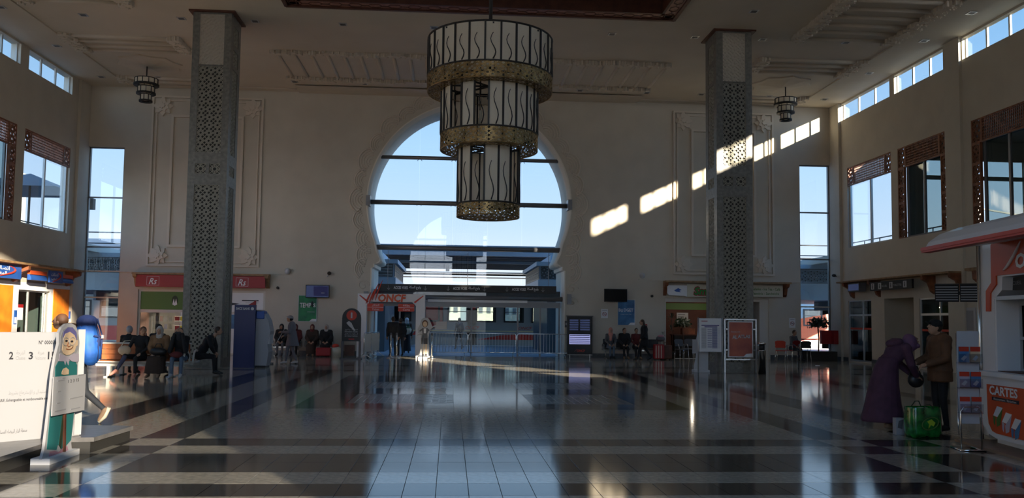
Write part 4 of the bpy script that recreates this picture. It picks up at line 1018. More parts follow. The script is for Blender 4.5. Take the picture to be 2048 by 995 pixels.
# ---- brochure stand
t = T('brochure_stand', 'clear acrylic brochure stand on chrome legs beside the kiosk', 'stand', (6.69, 10.62, 0), -.12)
MB().slab([(-.14, .34), (.14, .34), (.14, 1.53), (-.14, 1.53)], [], lambda a, b, d: (a, .06+d+(.8-b)*.03, b), .006, 'lgrey').build('back_sheet', t)
MB().tube([(-.13, .0, 0), (-.13, 0, .5), (-.09, 0, .56), (.09, 0, .56), (.13, 0, .5), (.13, 0, 0)], .011, 'chrome', 8).build('leg', t)
MB().tube([(-.16, -.02, .012), (.17, -.02, .012)], .012, 'chrome', 8).tube([(-.13, -.02, .012), (-.13, .3, .012)], .012, 'chrome', 8).tube([(.13, -.02, .012), (.13, .3, .012)], .012, 'chrome', 8).build('foot', t)
for s in (-1, 1): MB().tube([(s*.15, .02, .2), (s*.15, .03, .42), (s*.14, .06, .45), (s*.14, .06, 1.5)], .007, 'chrome', 6).build('side_rod', t)
for i, z in enumerate((1.12, .80, .48)):
    MB().box(-.145, .145, -.03, .06, z, z+.008, 'acrylic').box(-.145, .145, -.034, -.03, z, z+.12, 'acrylic').build('pocket', t)
    for j, x in enumerate((-.135, .01)):
        m2 = ['blue_p', 'skin_print', 'lilac', 'blue_p', 'lilac', 'grey'][i*2+j]
        o = T('brochure', '%s brochure in the %s pocket of the acrylic stand, %s one' % (['blue', 'beige', 'grey', 'pale blue', 'lilac', 'dark grey'][i*2+j], ['top', 'middle', 'bottom'][i], ['left', 'right'][j]), 'brochure', (6.69, 10.62, 0), -.12, 'brochures in the acrylic stand')
        MB().box(x, x+.125, .0, .012, z+.012, z+.21, m2).build('cover', o); MB().box(x, x+.125, -.003, 0, z+.15, z+.21, 'red_o').build('title_band', o); MB().slab([(x+.02, z+.05), (x+.07, z+.1), (x+.1, z+.08), (x+.06, z+.03)], [], lambda a, b, d: (a, -.004+d, b), .003, 'white').build('card_print', o)
# ---- raised dais with the giant ticket
t = T('dais', 'low dark grey platform carrying the giant ticket panel', 'platform', (0, 0, 0))
P1 = [(-4.46, 9.0), (-4.46, 10.37), (-4.12, 10.42), (-4.06, 11.5), (-9, 12.2), (-9, 8.7)]
MB().slab(P1, [], lambda a, b, d: (a, b, .13+d), .05, 'granite').build('top_slab', t)
MB().slab([(CX0[0]-.04*(1 if CX0[0] > -8 else 0), CX0[1]) for CX0 in P1], [], lambda a, b, d: (a, b, d), .13, 'granite_d').build('base', t)
bpy.data.objects['top_slab'].data.materials[0] = mat('dais_stone', (.20, .19, .185), .3, var=.2)
BD = Vector((.714, .70, 0))
BZ = T('giant_ticket', 'oversized white train ticket panel with black print standing on the dais', 'display panel', (-4.97, 10.01, .18), math.atan2(.70, .714))
MB().box(-1.9, .85, 0, .09, 0, 1.22, 'board_w').build('panel', BZ)
MB().box(.78, .86, -.02, .0, .01, 1.25, 'lgrey').build('edge_strip', BZ)
bz = lambda s, w, h, x, z, **k: text(s, w, h, (x, -.004, z), (1, 0, 0), k.pop('m', 'ink'), BZ, **k)
bz('N° 00003645', .235, .045, .35, 1.08, bold=.01)
bz('2', .045, .085, .045, .915, bold=.02); bz('3', .045, .085, .25, .91, bold=.02); bz('15', .085, .088, .455, .905, bold=.02)
bz('Classe', .10, .038, .115, .91, m='grey'); bz('Voiture', .11, .038, .32, .905, m='grey'); bz('الدرجة', .09, .06, .12, .955, m='grey', arab=True); bz('عربة', .07, .05, .345, .955, m='grey', arab=True)
bz('قابلة للاستبدال و الإسترجاع بشروط', .50, .065, .06, .50, m='grey', arab=True)
bz('TARIF, Echangeable et remboursable sous conditions', .70, .04, -.06, .435, bold=.01)
bz('محطة الدار البيضاء المسافرون', .33, .055, -.06, .08, m='dgrey', arab=True)
bz('CASA VOYAGEURS', .9, .1, -1.4, .8, m='grey'); bz('FES', .3, .1, -1.4, .6, m='grey')
# ---- cartoon old lady cutout
t = T('lady_cutout', 'life size cartoon cutout of an old lady in green robe holding a ticket', 'cutout', (-4.32, 0, 0))
CU = {'outline': [(9.58, 0.06), (9.63, 0.15), (9.67, 0.37), (9.72, 0.69), (9.75, 0.98), (9.8, 1.16), (9.86, 1.28), (9.85, 1.4), (9.91, 1.46), (10.02, 1.5), (10.14, 1.51), (10.26, 1.48), (10.35, 1.4), (10.39, 1.28), (10.38, 1.12), (10.38, 0.94), (10.37, 0.63), (10.34, 0.39), (10.3, 0.21), (10.29, 0.13), (10.32, 0.04)], 'robe': [(9.68, 0.15), (9.72, 0.51), (9.8, 0.86), (9.79, 1.03), (9.86, 1.09), (9.96, 1.08), (10.12, 1.08), (10.29, 1.07), (10.34, 1.02), (10.35, 0.82), (10.31, 0.46), (10.27, 0.17), (10.07, 0.09), (9.95, 0.16), (9.98, 0.34), (9.94, 0.16), (9.91, 0.11)], 'veil': [(9.88, 1.19), (9.88, 1.35), (9.93, 1.43), (10.08, 1.47), (10.25, 1.43), (10.34, 1.34), (10.35, 1.21), (10.29, 1.15), (10.11, 1.16)], 'scarf': [(9.93, 1.35), (9.94, 1.41), (10.04, 1.46), (10.16, 1.46), (10.27, 1.4), (10.29, 1.31), (10.26, 1.32), (10.09, 1.41), (9.99, 1.39)], 'face': [(9.91, 1.21), (9.93, 1.33), (9.98, 1.39), (10.09, 1.41), (10.21, 1.37), (10.27, 1.31), (10.31, 1.31), (10.31, 1.25), (10.27, 1.24), (10.23, 1.18), (10.11, 1.15), (10.02, 1.15), (9.95, 1.17)], 'collar': [(9.84, 1.09), (9.86, 1.17), (9.96, 1.15), (10.08, 1.12), (10.23, 1.16), (10.35, 1.15), (10.36, 1.06), (10.28, 1.06), (10.18, 1.07), (10.1, 1.1), (10.09, 1.03), (10.03, 1.09), (10.01, 1.04), (9.98, 1.08)], 'hands': [(9.93, 0.97), (9.96, 1.0), (10.03, 1.01), (10.1, 0.98), (10.1, 0.93), (9.98, 0.93), (9.93, 0.94)], 'shoes': [(9.72, 0.07), (9.74, 0.12), (9.86, 0.11), (9.96, 0.08), (10.05, 0.11), (10.16, 0.12), (10.19, 0.07), (10.07, 0.06), (9.92, 0.06), (9.77, 0.05)], 'fold': [(9.95, 0.16), (9.98, 0.34), (10.02, 0.56), (10.03, 0.34), (10.01, 0.1)], 'stick': [(10.05, 0.07), (10.02, 0.49), (10.06, 0.49), (10.09, 0.06)], 'eyes': [(10.0, 1.31), (10.14, 1.3)], 'glasses': [(9.99, 1.3), (10.15, 1.3)], 'mouth': [(10.0, 1.22), (10.07, 1.21), (10.14, 1.22), (10.17, 1.24)], 'nose': [(10.05, 1.29), (10.02, 1.26), (10.06, 1.24), (10.1, 1.25)], 'card': [(9.64, 0.93), (10.46, 0.91), (10.46, 0.49), (9.64, 0.51)]}
def flat(pts, dx, m, nm, th=.004, parent=t):
    MB().slab([(y, z) for y, z in pts], [], lambda a, b, d: (dx-d, a, b), th, m).build(nm, parent)
flat(CU['outline'], 0, 'board_w', 'board', .03)
flat(CU['robe'], .006, 'teal', 'robe_print'); flat(CU['veil'], .006, 'grey', 'veil_print'); flat(CU['scarf'], .012, 'purple', 'headscarf_print')
flat(CU['face'], .016, 'skin_print', 'face_print'); flat(CU['collar'], .016, 'lilac', 'collar_print'); flat(CU['hands'], .018, 'skin_print', 'hands_print'); flat(CU['shoes'], .012, 'pink', 'shoes_print')
flat(CU['fold'], .014, 'leaf_d', 'robe_fold'); flat(CU['stick'], .03, 'wood_d', 'stick', .02)
for c in CU['eyes']: MB().ell((.02, c[0], c[1]), (.004, .035, .012), 'ink', 10, 5).build('eye', t)
for c in CU['glasses']: MB().tube([(.02, c[0]+.075*math.cos(a), c[1]+.045*math.sin(a)) for a in [i*PI/8 for i in range(16)]], .004, 'grey', 4, closed=True).build('glasses', t)
MB().tube([(.022, y, z) for y, z in CU['mouth']], .005, 'wood', 5).build('mouth', t)
MB().tube([(.022, y, z) for y, z in CU['nose']], .005, 'wood_p', 5).build('nose', t)
MB().slab(CU['card'], [], lambda a, b, d: (.06-d, a, b), .012, 'board_w').build('ticket', t)
cd = CU['card']; tk = MB()
for u, v, w in ((.12, .88, .2), (.24, .93, .1), (.12, .6, .1), (.12, .3, .1), (.5, .35, .42), (.05, .1, .35), (.55, .06, .3), (.74, .95, .2)):
    p = lambda u, v: (cd[0][0]+(cd[1][0]-cd[0][0])*u, (cd[3][1]+(cd[0][1]-cd[3][1])*v))
    a, b = p(u, v), p(u+w, v); tk.box(.06, .063, min(a[0], b[0]), max(a[0], b[0]), a[1]-.006, a[1]+.006, 'grey')
tk.build('ticket_print', t, kind='stuff')
text('1 2 3 15', .28, .035, (.063, cd[0][0]+.42*(cd[1][0]-cd[0][0]), cd[0][1]-.09), (0, 1, 0), 'ink', t, uz=(0, 0, 1), depth=.002)
MB().box(-.12, .08, 9.59, 10.33, 0, .065, 'white').build('foot', t)
# ---- hall benches with people on them
def hallbench(x, y, rz, L, lab, panels):
    t = T('bench', lab, 'bench', (x, y, 0), rz)
    MB().box(-L/2, L/2, -.02, .06, .28, .35, 'alu_w').build('beam', t)
    for s in (-.35, .35): MB().box(s*L-.05, s*L+.05, -.04, .08, 0, .29, 'alu_w').build('leg', t); MB().box(s*L-.05, s*L+.05, -.22, .3, 0, .03, 'alu_w').build('foot', t)
    n = panels; w = L/n
    for i in range(n):
        xx = -L/2+i*w
        MB().box(xx+.03, xx+w-.03, -.18, .26, .40, .43, 'wood_p').build('seat', t)
        m = MB()
        for q in range(3): m.box(xx+.03, xx+w-.03, .27+q*.015, .30+q*.015, .45+q*.135, .575+q*.135, 'wood_p')
        m.build('backrest', t)
    MB().box(-L/2, L/2, .27, .35, .855, .885, 'alu_w').build('top_rail', t); MB().box(-L/2, L/2, -.2, -.17, .385, .415, 'alu_w').box(-L/2, L/2, -.02, .05, .35, .40, 'alu_w').build('seat_rail', t)
    for s in (-1, 1):
        pts = [(s*(L/2+.05), -.25, .36), (s*(L/2+.05), -.22, .55), (s*(L/2+.05), -.1, .66), (s*(L/2+.05), .1, .68), (s*(L/2+.05), .22, .6), (s*(L/2+.05), .28, .42), (s*(L/2+.05), .28, .36)]
        MB().tube(pts, .028, 'alu_w', 8).tube([pts[0], pts[-1]], .028, 'alu_w', 8).build('armrest', t)
hallbench(-8.1, 23.25, 0, 2.25, 'long wooden backed silver bench facing the camera by the left pillar', 4)
hallbench(-8.1, 24.15, PI, 2.25, 'wooden backed bench facing away behind the left people', 4)
def seatrow(x, y, n, lab):
    t = T('seat_row', lab, 'bench', (x, y, 0)); w = .58
    MB().box(0, n*w, .0, .06, .33, .39, 'steel').build('beam', t)
    for i in range(n):
        MB().box(i*w+.04, (i+1)*w-.04, -.22, .22, .41, .44, 'black').build('seat', t, bevel=.01)
        MB().box(i*w+.04, (i+1)*w-.04, .22, .26, .46, .84, 'black').build('backrest', t, bevel=.01)
    for i in (0, n): MB().tube([(i*w, -.2, .42), (i*w, -.22, .6), (i*w, .1, .62), (i*w, .22, .56), (i*w, .24, .4), (i*w, -.2, .4)], .018, 'steel', 6).build('armrest', t)
    for s in (.2, n-.2): MB().tube([(s*w, .03, .02), (s*w, .03, .34)], .03, 'steel', 8).build('leg', t); MB().tube([(s*w, -.25, .02), (s*w, .3, .02)], .02, 'steel', 8).build('foot', t)
seatrow(-7.4, 36.72, 2, 'black seat row left of the cleaner against the back wall')
seatrow(-6.05, 36.72, 2, 'black seat row beside the information stand')
seatrow(6.62, 36.72, 2, 'black seat row with two seated girls')
seatrow(7.98, 36.72, 2, 'black seat row behind the walking man')
# ---- information stand
t = T('information_stand', 'black round topped information stand with red letter i disc', 'sign stand', (-3.87, 34.2, 0))
out = [(-.37, .70), (.37, .70), (.37, 1.6)]+[(.37*math.cos(a), 1.62+.38*math.sin(a)) for a in [PI*i/12 for i in range(1, 12)]]+[(-.37, 1.6)]
MB().slab(out, [], lambda a, b, d: (a, d, b), .08, 'black').build('board', t)
MB().slab([(.2*math.cos(i*PI/12), 1.72+.2*math.sin(i*PI/12)) for i in range(24)], [], lambda a, b, d: (a, -.012+d, b), .012, 'red_o').build('disc', t)
text('i', .07, .23, (-.035, -.014, 1.605), (1, 0, 0), 'lgrey', t, bold=.05)
MB().slab([(-.2, 1.42), (-.1, 1.5), (.0, 1.42), (.08, 1.26), (.16, 1.12), (.1, 1.12), (.02, 1.2), (-.1, 1.3)], [], lambda a, b, d: (a, -.01+d, b), .01, 'lgrey').build('ticket_hand_print', t)
for z, s in ((1.12, 'للمعلومات و الحجز'), (.95, 'لخدمتكم')): text(s, .5, .07, (-.25, -.004, z), (1, 0, 0), 'lgrey', t, arab=True)
for z, s in ((1.05, 'Information clientèle'), (.88, 'et réservation')): text(s, .5, .06, (-.25, -.004, z), (1, 0, 0), 'lgrey', t)
MB().box(-.1, .12, -.008, 0, .76, .81, 'red').build('logo', t)
for s in (-1, 1): MB().box(s*.34-.045, s*.34+.045, .0, .08, 0, .7, 'dgrey').build('leg', t)
MB().box(-.42, .42, -.12, .25, 0, .04, 'dgrey').build('foot', t); MB().box(-.27, .12, .1, .3, .13, .55, 'wood_d').build('box', t)
# ---- bank machine
t = T('cash_machine', 'tall dark blue bank cash machine beside the left pillar', 'cash machine', (-6.86, 27.9, 0))
MB().box(0, .66, 0, .12, 0, 1.99, 'navy').build('side_screen', t); text('BANK', .3, .09, (.06, -.004, 1.83), (1, 0, 0), 'lgrey', t, bold=.02)
bpy.data.objects.remove([o for o in t.children if o.name.startswith('lettering')][0]); text('BMCE BANK', .44, .08, (.05, -.004, 1.83), (1, 0, 0), 'lgrey', t, bold=.02)
MB().slab([(.56+.05*math.cos(i*PI/6), 1.87+.05*math.sin(i*PI/6)) for i in range(12)], [], lambda a, b, d: (a, -.006+d, b), .006, 'lgrey').slab([(.42, 1.99), (.66, 2.14), (.66, 1.99)], [], lambda a, b, d: (a, .02+d, b), .05, 'red').build('logo', t)
MB().slab([(.66, 0.05), (1.02, .05), (1.08, .5), (1.04, .75), (1.12, 1.15), (1.04, 1.5), (.9, 1.75), (.78, 1.84), (.66, 1.84)], [], lambda a, b, d: (a, .12+d, b), .62, 'grey').build('housing', t)
MB().box(.66, .92, .1, .5, 1.55, 1.8, 'blue').build('hood', t, bevel=.02); MB().box(.95, 1.1, .14, .7, .75, 1.1, 'lgrey').build('keypad_shelf', t); MB().box(.6, 1.0, .1, .7, 0, .06, 'black').build('foot', t)
# ---- departures kiosk
t = T('departure_display', 'black free standing departures display right of the arch', 'display', (5.10, 37.0, 0))
MB().box(0, 1.1, 0, .2, .17, 1.80, 'black').build('case', t, bevel=.01); MB().box(-.03, 1.13, -.03, .22, 1.80, 1.84, 'dgrey').build('top_cap', t)
for i in range(5): MB().box(.1, .48, -.01, 0, 1.2+i*.1, 1.27+i*.1, 'screen').box(.56, .98, -.01, 0, 1.2+i*.1, 1.27+i*.1, 'screen').build('row_light', t)
MB().box(.09, 1.0, -.006, 0, .60, 1.02, 'screen_w').build('screen', t)
mb = MB()
for i in range(5): mb.box(.11, .98, -.01, -.006, .64+i*.08, .67+i*.08, 'ink_b')
mb.build('screen_rows', t, kind='stuff'); text('ONCF', .36, .11, (.42, -.01, .26), (1, 0, 0), 'red_o', t, shear=.2, bold=.03); MB().bar((.32, -.005, .28), (.44, -.005, .4), .02, .006, 'red_o').build('logo', t)
for x in (.1, .98): MB().box(x, x+.04, .05, .09, 0, .17, 'steel').build('leg', t)
MB().box(.0, 1.1, -.02, .0, .13, .15, 'steel').build('rail', t)
# ---- timetable stand, white cutout behind it, orange poster stand, bin
t = T('timetable_stand', 'white timetable stand with printed columns in front of the right pillar', 'stand', (7.97, 27.05, 0))
MB().box(.03, .76, 0, .05, .66, 1.74, 'white').build('board', t, bevel=.015)
for x in (0, .79): MB().tube([(x, .02, 0), (x, .02, 1.76)], .018, 'alu', 8).build('leg', t)
MB().box(.1, .68, -.004, 0, 1.50, 1.53, 'ink_b').box(.2, .62, -.004, 0, 1.45, 1.48, 'ink_b').build('header_bar', t); MB().box(.1, .3, -.004, 0, 1.64, 1.66, 'red').build('title', t)
mb = MB()
for i in range(28):
    z = .78+i*.0235; mb.box(.1, .26, -.004, 0, z, z+.012, 'grey').box(.45, .62, -.004, 0, z, z+.014, 'ink_b')
    if i % 3: mb.box(.3, .44, -.004, 0, z, z+.010, 'ink_b')
    mb.box(.64, .70, -.004, 0, z, z+.008, 'lgrey')
mb.build('timetable_rows', t, kind='stuff')
t = T('blank_cutout', 'back of a white cutout figure behind the timetable stand', 'cutout', (8.05, 27.45, 0))
f = lambda a, b, d: (a, d, b)
MB().slab([(-.12, 0), (.36, 0), (.36, 1.45), (.25, 1.55), (.1, 1.5), (.02, 1.35), (.0, 1.2), (-.04, 1.05), (-.16, 1.05), (-.16, .6), (-.04, .6), (-.06, .4), (-.1, .25)], [], f, .02, 'lgrey').build('board', t); MB().box(-.14, .38, -.12, .16, 0, .07, 'lgrey').build('foot', t)
t = T('poster_stand', 'metal framed orange poster stand in front of the right pillar', 'stand', (8.93, 27.35, 0))
for a, b in (((0, 0), (0, 1.73)), ((1.04, 0), (1.04, 1.73)), ((0, 1.71), (1.04, 1.71)), ((0, .42), (1.04, .42)), ((.0, 1.4), (.1, 1.4)), ((.94, 1.4), (1.04, 1.4)), ((0, .72), (.1, .72)), ((.94, .72), (1.04, .72))):
    MB().bar((a[0], 0, a[1]), (b[0], 0, b[1]), .045, .045, 'alu').build('frame_bar', t)
MB().box(.1, .94, -.03, .04, .48, 1.66, 'white').build('light_box', t, bevel=.02); MB().box(.14, .90, -.034, -.03, .52, 1.62, 'orange_p').build('poster', t)
text('AL', .17, .12, (.24, -.037, 1.08), (1, 0, 0), 'lgrey', t, bold=.04); text('ATLAS', .42, .11, (.42, -.037, 1.11), (1, 0, 0), 'lgrey', t, bold=.04)
text('Nouveau train', .3, .05, (.2, -.037, 1.29), (1, 0, 0), 'lgrey', t); MB().slab([(.62, .52), (.7, .6), (.9, .62), (.9, .52)], [], lambda a, b, d: (a, -.038+d, b), .003, 'white').build('corner_print', t)
t = T('litter_bin', 'slim cylindrical chrome litter bin beside the orange poster stand', 'bin', (10.0, 26.9, 0)); MB().lathe([(.12, 0), (.12, .72), (.13, .74)], m='chrome', n=24).build('body', t); MB().lathe([(.13, .92), (.13, .98), (.10, 1.0), (0, 1.0)], m='chrome', n=24).lathe([(.09, .74), (.09, .92)], m='black', n=16).build('lid', t)
# ---- crowd barriers
def barrier(x, y, rz, L, lab, banner=False):
    t = T('crowd_barrier', lab, 'barrier', (x, y, 0), rz, 'crowd barriers before the doors')
    MB().tube([(0, 0, .2), (0, 0, .95), (.06, 0, 1.02), (L-.06, 0, 1.02), (L, 0, .95), (L, 0, .2), (.0, 0, .2)], .019, 'chrome', 8).build('frame', t)
    if banner: MB().box(.04, L-.04, -.01, .01, .25, .98, 'alu_w').build('banner', t)
    else:
        n = int(L/.125)
        for i in range(1, n): MB().tube([(L*i/n, 0, .2), (L*i/n, 0, 1.02)], .009, 'alu_w', 5, cap=False).build('bar', t)
    for q in (.12, L-.12): MB().tube([(q, -.28, .0+.02), (q, -.2, .07), (q, 0, .2), (q, .2, .07), (q, .28, .02)], .017, 'chrome', 6).build('foot', t)
barrier(-.95, 37.0, .0, 1.72, 'steel crowd barrier beside the hostess cutout'); barrier(.82, 37.05, 0, 2.05, 'steel crowd barrier in the middle of the arch'); barrier(2.92, 37.1, 0, 2.2, 'steel crowd barrier nearest the departures display')
barrier(-3.4, 34.6, 1.45, 1.3, 'banner covered barrier beside the information stand', True); barrier(-3.3, 36.0, 1.3, 1.1, 'banner covered barrier reaching the white gate', True)
def post(x, y, lab):
    t = T('queue_post', lab, 'queue post', (x, y, 0), 0, 'chrome queue posts at the gate'); MB().lathe([(.17, 0), (.17, .02), (.04, .05), (.03, .06)], m='chrome', n=20).build('base', t); MB().tube([(0, 0, .05), (0, 0, 1.0)], .032, 'chrome', 12).build('pole', t); MB().lathe([(.04, .95), (.04, 1.02), (.02, 1.04)], m='dgrey', n=14).build('cap', t)
post(-2.38, 35.2, 'chrome queue post in front of the queueing man, left one'); post(-2.17, 35.6, 'chrome queue post in front of the queueing man, right one'); post(-.72, 35.4, 'chrome queue post behind the hostess cutout')
t = T('sign_frame', 'small chrome floor frame in front of the hostess cutout', 'frame', (-1.02, 33.3, 0)); MB().tube([(-.0, 0, 0), (0, 0, 1.0)], .02, 'steel', 8).tube([(-.2, 0, .0), (-.2, 0, .14), (-.16, 0, .18), (.16, 0, .18), (.2, 0, .14), (.2, 0, .0)], .018, 'steel', 8).build('legs', t); MB().tube([(-.2, 0, .97), (-.2, 0, 1.0), (0, 0, 1.02)], .015, 'steel', 6).build('arm', t)
# hostess cutout
t = T('hostess_cutout', 'cartoon cutout of a hostess in grey suit holding up a ticket', 'cutout', (-1.02, 35.6, 0))
hf = lambda o_: (lambda a, b, d: (a, o_+d, b))
MB().slab([(-.2, .1), (.22, .1), (.2, .45), (.14, .8), (.2, 1.1), (.42, 1.3), (.42, 1.18), (.9, 1.2), (.9, 1.52), (.46, 1.52), (.44, 1.38), (.3, 1.3), (.24, 1.45), (.18, 1.58), (.1, 1.66), (-.06, 1.66), (-.16, 1.58), (-.2, 1.4), (-.3, 1.2), (-.28, 1.05), (-.16, .95), (-.17, .5)], [], hf(0), .025, 'board_w').build('board', t)
MB().slab([(-.14, .80), (.12, .80), (.1, 1.02), (.14, 1.1), (.36, 1.28), (.4, 1.22), (.2, 1.02), (.14, .95)][:4]+[(.36, 1.30), (.40, 1.24), (.2, 1.15), (.1, 1.24), (-.1, 1.24), (-.24, 1.12), (-.2, 1.08), (-.12, 1.14), (-.1, 1.02)], [], hf(-.006), .005, 'dgrey').build('suit_print', t)
MB().slab([(-.04, 1.02), (.04, 1.02), (.05, 1.22), (-.05, 1.22)], [], hf(-.01), .004, 'white').build('shirt_print', t)
MB().slab([(-.13, .58), (.12, .58), (.12, .82), (-.14, .82)], [], hf(-.008), .005, 'ink').build('skirt_print', t)
for x in (-.09, .03): MB().box(x, x+.06, -.008, 0, .16, .58, 'skin_print').build('leg_print', t); MB().box(x-.01, x+.07, -.010, 0, .11, .17, 'ink').build('shoe_print', t)
MB().ell((.0, -.008, 1.42), (.125, .008, .15), 'hair_b').build('hair_print', t); MB().ell((.0, -.014, 1.40), (.09, .008, .11), 'skin_print').build('face_print', t); MB().box(-.05, -.02, -.026, -.02, 1.41, 1.42, 'ink').box(.02, .05, -.026, -.02, 1.41, 1.42, 'ink').box(-.025, .025, -.026, -.02, 1.345, 1.352, 'red').build('face_features', t, kind='stuff')
MB().box(.47, .87, -.006, 0, 1.42, 1.424, 'grey').box(.47, .8, -.006, 0, 1.36, 1.364, 'grey').build('ticket_print', t, kind='stuff')
MB().box(-.35, .35, -.12, .15, 0, .1, 'board_w').build('foot', t)
# ---- left wall phone shop
t = T('phone_shop_front', 'white shop front with glass door between orange panels on the left wall', 'shopfront', (XL, 0, 0))
f = lambda a, b, d: (d, a, b)
MB().slab(rect(30.0, 36.3, 0, 2.78), [rect(32.15, 34.6, .02, 2.5)], lambda a, b, d: (.005+d, a, b), .02, 'white').build('fascia', t)
for a, b in ((29.2, 31.72), (34.85, 36.25)): MB().box(.025, .045, a, b, .05, 2.63, 'orange_b').build('orange_panel', t)
MB().slab(rect(32.12, 34.63, 0, 2.53), [rect(32.2, 33.05, .05, 2.45), rect(33.1, 34.3, .05, 2.45), rect(34.35, 34.58, .05, 2.45)], lambda a, b, d: (-.12+d, a, b), .06, 'alu').build('door_frame', t)
MB().box(-.1, -.09, 32.2, 34.3, .05, 2.45, 'glass_d').build('pane', t)
MB().box(.03, .05, 31.86, 32.06, 1.25, 1.75, 'blue').build('phone_sign', t); text('M', .1, .12, (.052, 31.91, 1.6), (0, 1, 0), 'white', t); bpy.data.objects.remove([o for o in t.children if o.name.startswith('lettering')][0])
MB().box(.051, .055, 31.89, 32.03, 1.28, 1.5, 'white').build('notice_print', t)
MB().box(-.085, -.08, 32.3, 32.75, 1.4, 1.95, 'white').box(-.08, -.075, 32.3, 32.75, 1.85, 1.97, 'red').build('door_notice', t)
MB().box(.03, .09, 36.28, 36.34, 1.45, 1.75, 'blue').build('small_sign', t)
struct(MB().box(XL-3.5, XL-3.4, 30, 36.5, 0, 2.8, 'pack_d').box(XL-3.5, XL-.35, 30, 30.1, 0, 2.8, 'shop_wall').box(XL-3.5, XL-.35, 36.4, 36.5, 0, 2.8, 'shop_pale').box(XL-3.5, XL-.35, 30, 36.5, 2.75, 2.85, 'shop_pale').box(XL-3.5, XL-.35, 30, 36.5, -.03, 0, 'stone_m'), 'wall_shop_left')
tag(MB().box(XL-2.6, XL-2.1, 32.5, 33.4, 0, 1.1, 'white').build('shop_counter'), 'white counter inside the phone shop', 'counter')
t = T('shop_canopy', 'wooden shelf canopy on corbels over the left phone shop', 'canopy', (XL, 0, 0))
MB().box(0, .62, 26, 36.35, 3.36, 3.43, 'cedar').build('shelf', t)
for y in (27.0, 31.65, 35.9): MB().slab([(0, 3.36), (.58, 3.36), (.56, 3.2), (.3, 3.1), (.16, 2.8), (0, 2.75)], [], lambda a, b, d: (a, y+d, b), .16, 'wood').build('corbel', t)
def blusign(y0, y1, z0, z1, lab, curve=0, txt=1, x=XL+.34):
    t = T('shop_sign', lab, 'sign', (x, y0, z0)); w = y1-y0; h = z1-z0
    if curve:
        mb = MB(); n = 6; pr = [(.02+.10*math.sin(i/n*PI*.5+.3), h*(1-i/n)) for i in range(n+1)]
        mb.slab(pr+[(-.02, 0), (-.02, h)], [], lambda a, b, d: (a, d, b), w, 'blue'); mb.build('curved_board', t)
        MB().box(-.02, .09, 0, w, h, h+.14, 'orange').build('orange_tube', t)
    else: MB().box(0, .06, 0, w, 0, h, 'blue').build('board', t)
    if txt:
        text('اتصالات', w*.52, h*.28, (.13 if curve else .064, w*.1, h*.55), (0, 1, 0), 'white', t, arab=True, bold=.02); text('المغرب', w*.42, h*.3, (.13 if curve else .064, w*.12, h*.16), (0, 1, 0), 'white', t, arab=True, bold=.02)
        xx = .12 if curve else .07
        MB().tube([(xx, w*.2+w*.6*math.sin(q/10*2.4), h*.06+h*.82*(q/10)) for q in range(11)], [.006+.03*math.sin(q/10*PI) for q in range(11)], 'red_o', 6).build('swoosh', t)
blusign(29.3, 31.5, 2.84, 3.34, 'large flat blue shop sign at the left picture edge')
blusign(32.1, 33.35, 2.86, 3.06, 'curved blue sign with orange tube, left of the lettered one', 1, 0); blusign(33.4, 34.5, 2.82, 3.27, 'tilted blue sign with white lettering over the shop door', 0, 1, XL+.46); blusign(34.55, 35.6, 2.86, 3.04, 'curved blue sign with orange tube, right of the lettered one', 1, 0)
# ---- right wall fixtures
t = T('service_canopy', 'wooden shelf canopy on corbels along the right wall', 'canopy', (XR, 0, 0))
MB().box(-.55, 0, 27.5, 35.9, 3.36, 3.42, 'cedar').build('shelf', t)
for y in (35.3, 33.1, 29.2, 27.5): MB().slab([(0, 3.36), (-.5, 3.36), (-.48, 3.22), (-.25, 3.1), (-.14, 2.8), (0, 2.7)], [], lambda a, b, d: (a, y+d, b), .15, 'wood').build('corbel', t)
t = T('service_canopy', 'short wooden shelf canopy beside the kiosk on the right wall', 'canopy', (XR, 0, 0)); MB().box(-.55, 0, 22.0, 26.6, 3.36, 3.46, 'cedar').build('shelf', t); MB().slab([(0, 3.36), (-.5, 3.36), (-.48, 3.1), (-.25, 2.9), (-.14, 2.4), (0, 2.3)], [], lambda a, b, d: (a, 26.0+d, b), .3, 'wood').build('corbel', t)
t = T('direction_sign', 'black pictogram sign under the right wall canopy', 'sign', (XR-.55, 29.8, 2.93)); MB().box(0, .08, 0, 3.1, 0, .34, 'black').build('board', t)
for i, y in enumerate((.35, 1.35, 2.2, 2.75)):
    MB().box(-.006, 0, y, y+.24, .05, .29, 'lgrey').build('pictogram_field', t); MB().bar((-.01, y+.12, .08), (-.01, y+.12, .2), .05, .005, 'ink').ell((-.01, y+.12, .235), (.004, .03, .03), 'ink', 8, 5).build('pictogram', t)
text('TOILETTES', .6, .08, (-.005, 1.3, .12), (0, -1, 0), 'lgrey', t); text('ACCUEIL', .4, .08, (-.005, 2.15, .12), (0, -1, 0), 'lgrey', t)
t = T('direction_sign', 'small blue grey sign under the far end of the right canopy', 'sign', (XR-.5, 33.9, 2.95)); MB().box(0, .3, 0, 1.0, 0, .36, 'dgrey').build('board', t); MB().box(-.005, 0, .05, .95, .05, .31, 'screen').build('display', t)
t = T('departure_board', 'tilted black twin departure screens hung near the kiosk', 'display', (14.0, 22.6, 2.25), -.55)
X = Matrix.Rotation(.28, 4, 'X')
for i in range(2):
    MB().box(i*.62-.62, i*.62-.02, 0, .1, 0, .5, 'black', X).build('case', t); mb = MB()
    for q in range(6): mb.box(i*.62-.6, i*.62-.05, -.006, 0, .05+q*.072, .08+q*.072, 'grey', X)
    mb.build('rows', t, kind='stuff')
